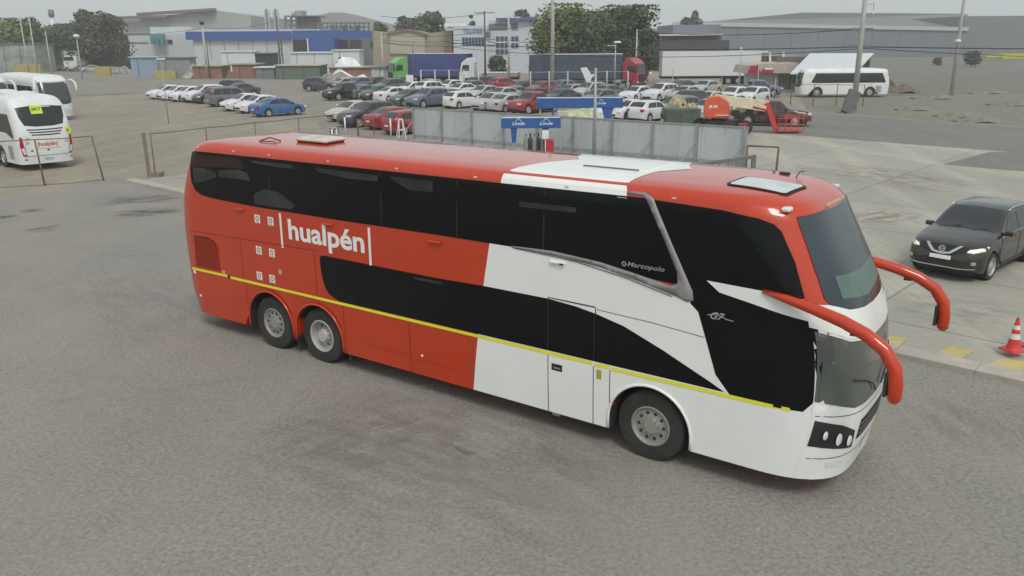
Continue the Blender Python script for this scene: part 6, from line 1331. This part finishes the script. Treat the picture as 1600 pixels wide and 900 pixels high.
b = MB(); b.lathe([(.001, .1), (.12, .1), (.14, 0), (.12, -.1), (.001, -.16)], 14, axis='Z', org=(.75, 0, zc)); b.build('camera_dome', WHITE, T, smooth=True)
for z in (at(1345, 72, 72).z, at(1345, 45, 72).z, 12.2): b = MB(); b.bar((-.9, 0, z), (.9, 0, z), .1, .12); b.build('cross_arm', WOODG, T)
T, H = pole('B', 'tall pole at the far right rising out of the picture', 1486, 150, 89, top_z=16.0, r=.2)
b = MB(); b.lathe([(.001, .3), (.28, .22), (.3, 0), (.001, -.05)], 14, axis='Z', org=(-.2, -.3, at(1481, 66, 89).z)); b.build('lamp_head', WHITE, T, smooth=True)
T, H = pole('C', 'tall white pole in front of the big yellow green tree', 863, 100, 108, top_z=17, r=.28)
T, H = pole('D', 'grey pole with cross arms in front of the violet-roofed office', 795, 90, 118, top_v=24, r=.2)
for v in (27, 66): b = MB(); z = at(795, v, 118).z; b.bar((-1.6, 0, z), (1.6, 0, z), .12); b.build('cross_arm', WHITE, T)
T, H = pole('E', 'dark wooden pole in front of the white office', 758, 90, 116, top_v=17, r=.17, m=WPL)
for v in (20, 62, 72): b = MB(); z = at(758, v, 116).z; b.bar((-1.3, 0, z), (1.3, 0, z), .1); b.build('cross_arm', WPL, T)
b = MB(); z = at(758, 55, 116).z; b.lathe([(.001, .5), (.3, .5), (.3, -.4), (.001, -.4)], 12, axis='Z', org=(.45, -.2, z)); b.build('transformer', RG, T, smooth=True, angle=40)
T, H = pole('F', 'pale pole in front of the blue fascia on the left', 321, 90, 148, top_v=38, r=.22)
b = MB(); b.lathe([(.001, .5), (.4, .4), (.4, 0), (.001, -.1)], 12, axis='Z', org=(0, 0, H)); b.build('lamp_head', BLACKP, T, smooth=True)
T, H = pole('F2', 'thin dark pole right of the pale pole on the left', 326, 100, 147, top_v=66, r=.12, m=WPL)
T, H = pole('H', 'lattice pole in front of the white wall under the blue fascia', 437, 90, 150, top_v=25, r=.2, m=WPL)
b = MB(); b.tube([(.55, 0, 0), (.45, 0, at(437, 62, 150).z)], .12, 6); b.build('second_leg', WPL, T)
for i in range(6): b = MB(); b.bar((0, 0, 1 + i * .9), (.5, 0, 1.4 + i * .9), .08); b.build('rung', WPL, T)
T, H = pole('I', 'pale pole in front of the tan warehouse', 597, 80, 134, top_v=50, r=.2)
T, H = pole('J', 'thin dark pole beside the green lorry cab', 645, 80, 118, top_v=70, r=.08, m=WPL)
for k_, u, vt, Y_, l in (('K', 165/4, 25, 150, 'second'), ('L', 55, 27, 150, 'third'), ('M', 77, 48, 160, 'fourth')): pole(k_, {'second': 'slim pale pole among the left trees, left one', 'third': 'slim pale pole among the left trees, beside the left one', 'fourth': 'slim pale pole above the white panel shed'}[l], u, 90, Y_, top_v=vt, r=.14)
T, H = pole('N', 'white street lamp behind the far row of cars', 124, 90, 150, top_v=58, r=.12, name='street_lamp', cat='street lamp', group=None); b = MB(); b.lathe([(.001, .5), (.5, .35), (.5, 0), (.001, -.1)], 12, axis='Z', org=(0, 0, H)); b.build('lamp_head', WHITE, T, smooth=True)
T, H = pole('O', 'grey street lamp with a side arm in front of the dark green tree', 961, 100, 96, top_v=66, r=.1, m=GALV, name='street_lamp', cat='street lamp', group=None)
b = MB(); b.box(-.15, .55, -.2, .2, H - .1, H + .12); b.build('lamp_head', WHITE, T, bevel=.05); b = MB(); b.bar((-.9, 0, H - .35), (0, 0, H - .35), .06); b.build('side_arm', WHITE, T)
T, H = pole('P', 'grey post by the grey sheet fence, right of the tilted flag sign', 929, 200, 41.0, top_v=106, r=.1, m=GALV, group=None, name='lamp_post', cat='post')
T, H = pole('Q', 'thin wooden pole behind the navy trailer near the red cab', 994, 90, 124, top_v=46, r=.16)
T, H = pole('R', 'thin lamp post right of the red lorry cab', 1016, 120, 100, top_v=115, r=.06, m=GALV, group=None, name='lamp_post', cat='post'); b = MB(); b.lathe([(.001, .15), (.2, .1), (.18, -.1), (.001, -.15)], 10, axis='Z', org=(0, 0, H)); b.build('lamp_head', WHITE, T, smooth=True)
T, H = pole('S', 'thin post in the left lot beside the white cars', 258.5, 150, 64, top_v=92, r=.035, m=GALV, group=None, name='lamp_post', cat='post'); b = MB(); b.box(-.3, .3, -.1, .1, H - .05, H + .05); b.build('lamp_head', WHITE, T)
T, H = pole('U', 'grey thin pole behind the white trailer right end', 1157, 100, 104, top_v=75, r=.1, group=None)
for i, (u, vt, Y_) in enumerate(((1050, 108, 95), (1127, 121, 93), (1183, 102, 92), (1211, 122, 88))): pole('z%d' % i, ['slender post before the white trailer left part', 'slender post before the white trailer middle', 'slender post before the kiosk red canopy end', 'slender post before the kiosk white wall'][i], u, 140, Y_, top_v=vt, r=.07, m=GALV, group='slender posts before the trailer', name='thin_post', cat='post')
# tilted flag sign
Yf = 84; p = at(917, 140, Yf); T = thing('flag_sign', 'white tilted feather-shaped sign on a thin post above the silver suv', 'sign', (p.x, Yf, 0))
b = MB(); Q = lambda u, v, dy=0: (at(u, v, Yf).x - p.x, dy, at(u, v, Yf).z)
b.prism([(907, 106), (917, 105), (924, 117), (933, 113), (930, 117), (925, 121), (922, 128), (916, 128)], lambda q: Q(q[0], q[1], -.04), lambda q: Q(q[0], q[1], .04)); b.build('sign_panel', WHITE, T); b = MB(); b.bar((0, 0, 0), Q(917.5, 127), .08); b.build('post', GALV, T)
# rail fence before the blue trailer
pts = [(at(u, 130, 104).x, 104) for u in (658, 680, 702, 725, 748)]; post_fence('pale tubular rail fence in front of the violet blue trailer', pts, at(700, 109, 104).z, (.99, .25), mat('pale_tube', (.45, .46, .46), .5), .09, name='rail_fence')
pts = [(at(u, 130, 97).x, 97) for u in (829, 858, 887, 918, 948, 981)]; post_fence('row of pale fence posts with thin wires in front of the navy trailer', pts, at(900, 111, 97).z, (.97, .6, .3), mat('pale_tube', (.45, .46, .46), .5), .08, name='wire_fence')
pts = [(at(u, 150, 80).x, 80 - (u - 1236) * .03) for u in (1236, 1266, 1296, 1330)]; post_fence('thin brownish wire fence in front of the minibus', pts, 1.9, (.98, .5), RUST, .04)
# notice plate near green lorry
p = at(640, 122, 100); T = thing('notice_sign', 'pale square notice on a post right of the green lorry cab', 'sign', (p.x, 100, 0)); b = MB(); b.box(-.42, .42, -.03, .03, p.z - .35, p.z + .35); b.build('sign_board', PLATE, T); b = MB(); b.bar((0, .05, 0), (0, .05, p.z), .07); b.build('post', GALV, T)
# leaning concrete slab by pole A
T0 = G(1323, 177); b = MB(); b.bar((0, 0, 0), (.7, .5, 1.75), 1.0, .35, up=(0, 1, 0)); o = b.build('leaning_slab', mat('dark_concrete', (.12, .12, .12), .9, var=.2), None, bevel=.05); o.location = T0; tag(o, 'dark leaning concrete stub at the foot of the tall pole', 'concrete stub')
# chimney
p = at(79, 15, 260); T = thing('chimney', 'thin chimney with a dark cap on the left skyline', 'chimney', (p.x, 260, 0)); b = MB(); b.tube([(0, 0, 0), (0, 0, p.z - 2)], [.7, .45], 10); b.build('stack', WHITE, T, smooth=True); b = MB(); b.tube([(0, 0, p.z - 2), (0, 0, p.z)], .8, 10); b.build('cap', RG, T, smooth=True)
# wires
def wire(label, a, c, sag, r=.03, grp='overhead wires', bundle=False):
    pts = []; a = Vector(a); c = Vector(c)
    for i in range(15):
        t = i / 14; q = a.lerp(c, t); q.z -= sag * 4 * t * (1 - t); pts.append(q)
    b = MB(); b.tube(pts, r, 5); o = b.build('overhead_wire', mat('wire_black', (.03, .03, .03), .7), None, smooth=True); tag(o, label, 'wire', grp)
A, HA = POLES['A']; zA = at(1345, 73, 72).z; far = Vector((150, 95, zA + .3)); lf = Vector((-60, 92, zA + .8))
cc = POLES['C'][0]; ee = POLES['E'][0]; dd = POLES['D'][0]
wire('thick dark cable bundle from the tall pole towards the right edge', (A.x, A.y, zA), (A.x + 60, A.y + 8, zA), .35, .045)
wire('lower dark cable sagging right of the tall pole', (A.x, A.y, zA - .1), (A.x + 60, A.y + 8, zA - .6), .9, .03)
wire('thick dark cable bundle running left of the tall pole', (A.x, A.y, zA), (A.x - 36, A.y + 26, zA + .5), .45, .04)
wire('lower dark cable running left of the tall pole', (A.x, A.y, zA - .15), (A.x - 36, A.y + 26, zA + .1), .9, .028)
wire('thin upper wire rising right from the tall pole', (A.x, A.y, 12.2), (A.x + 60, A.y + 10, 14.5), .6, .025)
wire('thin upper wire leaving left from the tall pole', (A.x, A.y, 12.2), (cc.x, cc.y, 14.8), 1.2, .025)
wire('thin middle wire leaving left from the tall pole', (A.x, A.y, at(1345, 45, 72).z), (cc.x, cc.y, at(863, 32, 108).z), 1.0, .03)
wire('pale wire crossing in front of the big trees', (cc.x, cc.y, at(863, 33, 108).z), (A.x - 36, A.y + 26, at(1100, 42, 98).z), .5, .03)
wire('thin wire from the tall white pole to the grey office pole', (cc.x, cc.y, at(863, 60, 108).z), (dd.x, dd.y, at(795, 62, 118).z), .4, .03)
for i, v in enumerate((21, 49, 58, 63, 69)):
    wire('overhead wire crossing the tan warehouse at %s height' % ['the topmost', 'high', 'middle', 'low', 'the lowest'][i], (ee.x, ee.y, at(758, v, 116).z), (POLES['I'][0].x, 134, at(597, min(66, v + 4), 134).z), .5, .03)
wire('long thin wire over the left lot', (POLES['F'][0].x, 148, POLES['F'][1] - .4), (POLES['H'][0].x, 150, POLES['H'][1] - .6), .8, .03)
wire('long thin wire left of the pale pole', (POLES['F'][0].x, 148, POLES['F'][1] - .6), (POLES['M'][0].x, 160, POLES['M'][1]), 1.0, .03)
wire('dark wire between the wooden pole and the office pole', (ee.x, ee.y, at(758, 62, 116).z), (dd.x, dd.y, at(795, 66, 118).z), .3, .04)
# ================================================================== HILLS, HAZE
hb = MB(); n = 120; rr = random.Random(5)
for i in range(n + 1):
    x = -1300 + 2600 * i / n; x *= .48; Yh = 610; h_ = 12 + 9 * noise.noise(Vector((x * .0046, 1.3, 0))) + 3 * noise.noise(Vector((x * .023, 4.3, 0))) + 16 * math.exp(-((x + 140) / 42) ** 2)
    hb.v += [(x, Yh, 0), (x, Yh + 50, h_ * .7), (x, Yh + 110, h_)]
for i in range(n):
    for j in range(2): a = i * 3 + j; hb.f.append((a, a + 3, a + 4, a + 1))
struct(hb.build('hills', mat('hill_scrub', (.12, .12, .10), .95, var=.2, scale=.01), smooth=True))
hz = MB(); hz.box(-760, 760, -55, 800, -1.0, 60); ho = hz.build('haze', mat('haze_dummy', (1, 1, 1))); ho['kind'] = 'stuff'; ho['label'] = 'pale grey haze hanging in the air over the whole yard'
hm = bpy.data.materials.new('haze_air'); hm.use_nodes = True; hm.node_tree.nodes.clear(); vo = hm.node_tree.nodes.new('ShaderNodeVolumePrincipled'); oo = hm.node_tree.nodes.new('ShaderNodeOutputMaterial')
vo.inputs['Density'].default_value = .00068; vo.inputs['Color'].default_value = (.955, .975, .985, 1); vo.inputs['Anisotropy'].default_value = 0.2; hm.node_tree.links.new(vo.outputs[0], oo.inputs['Volume']); ho.data.materials.clear(); ho.data.materials.append(hm)
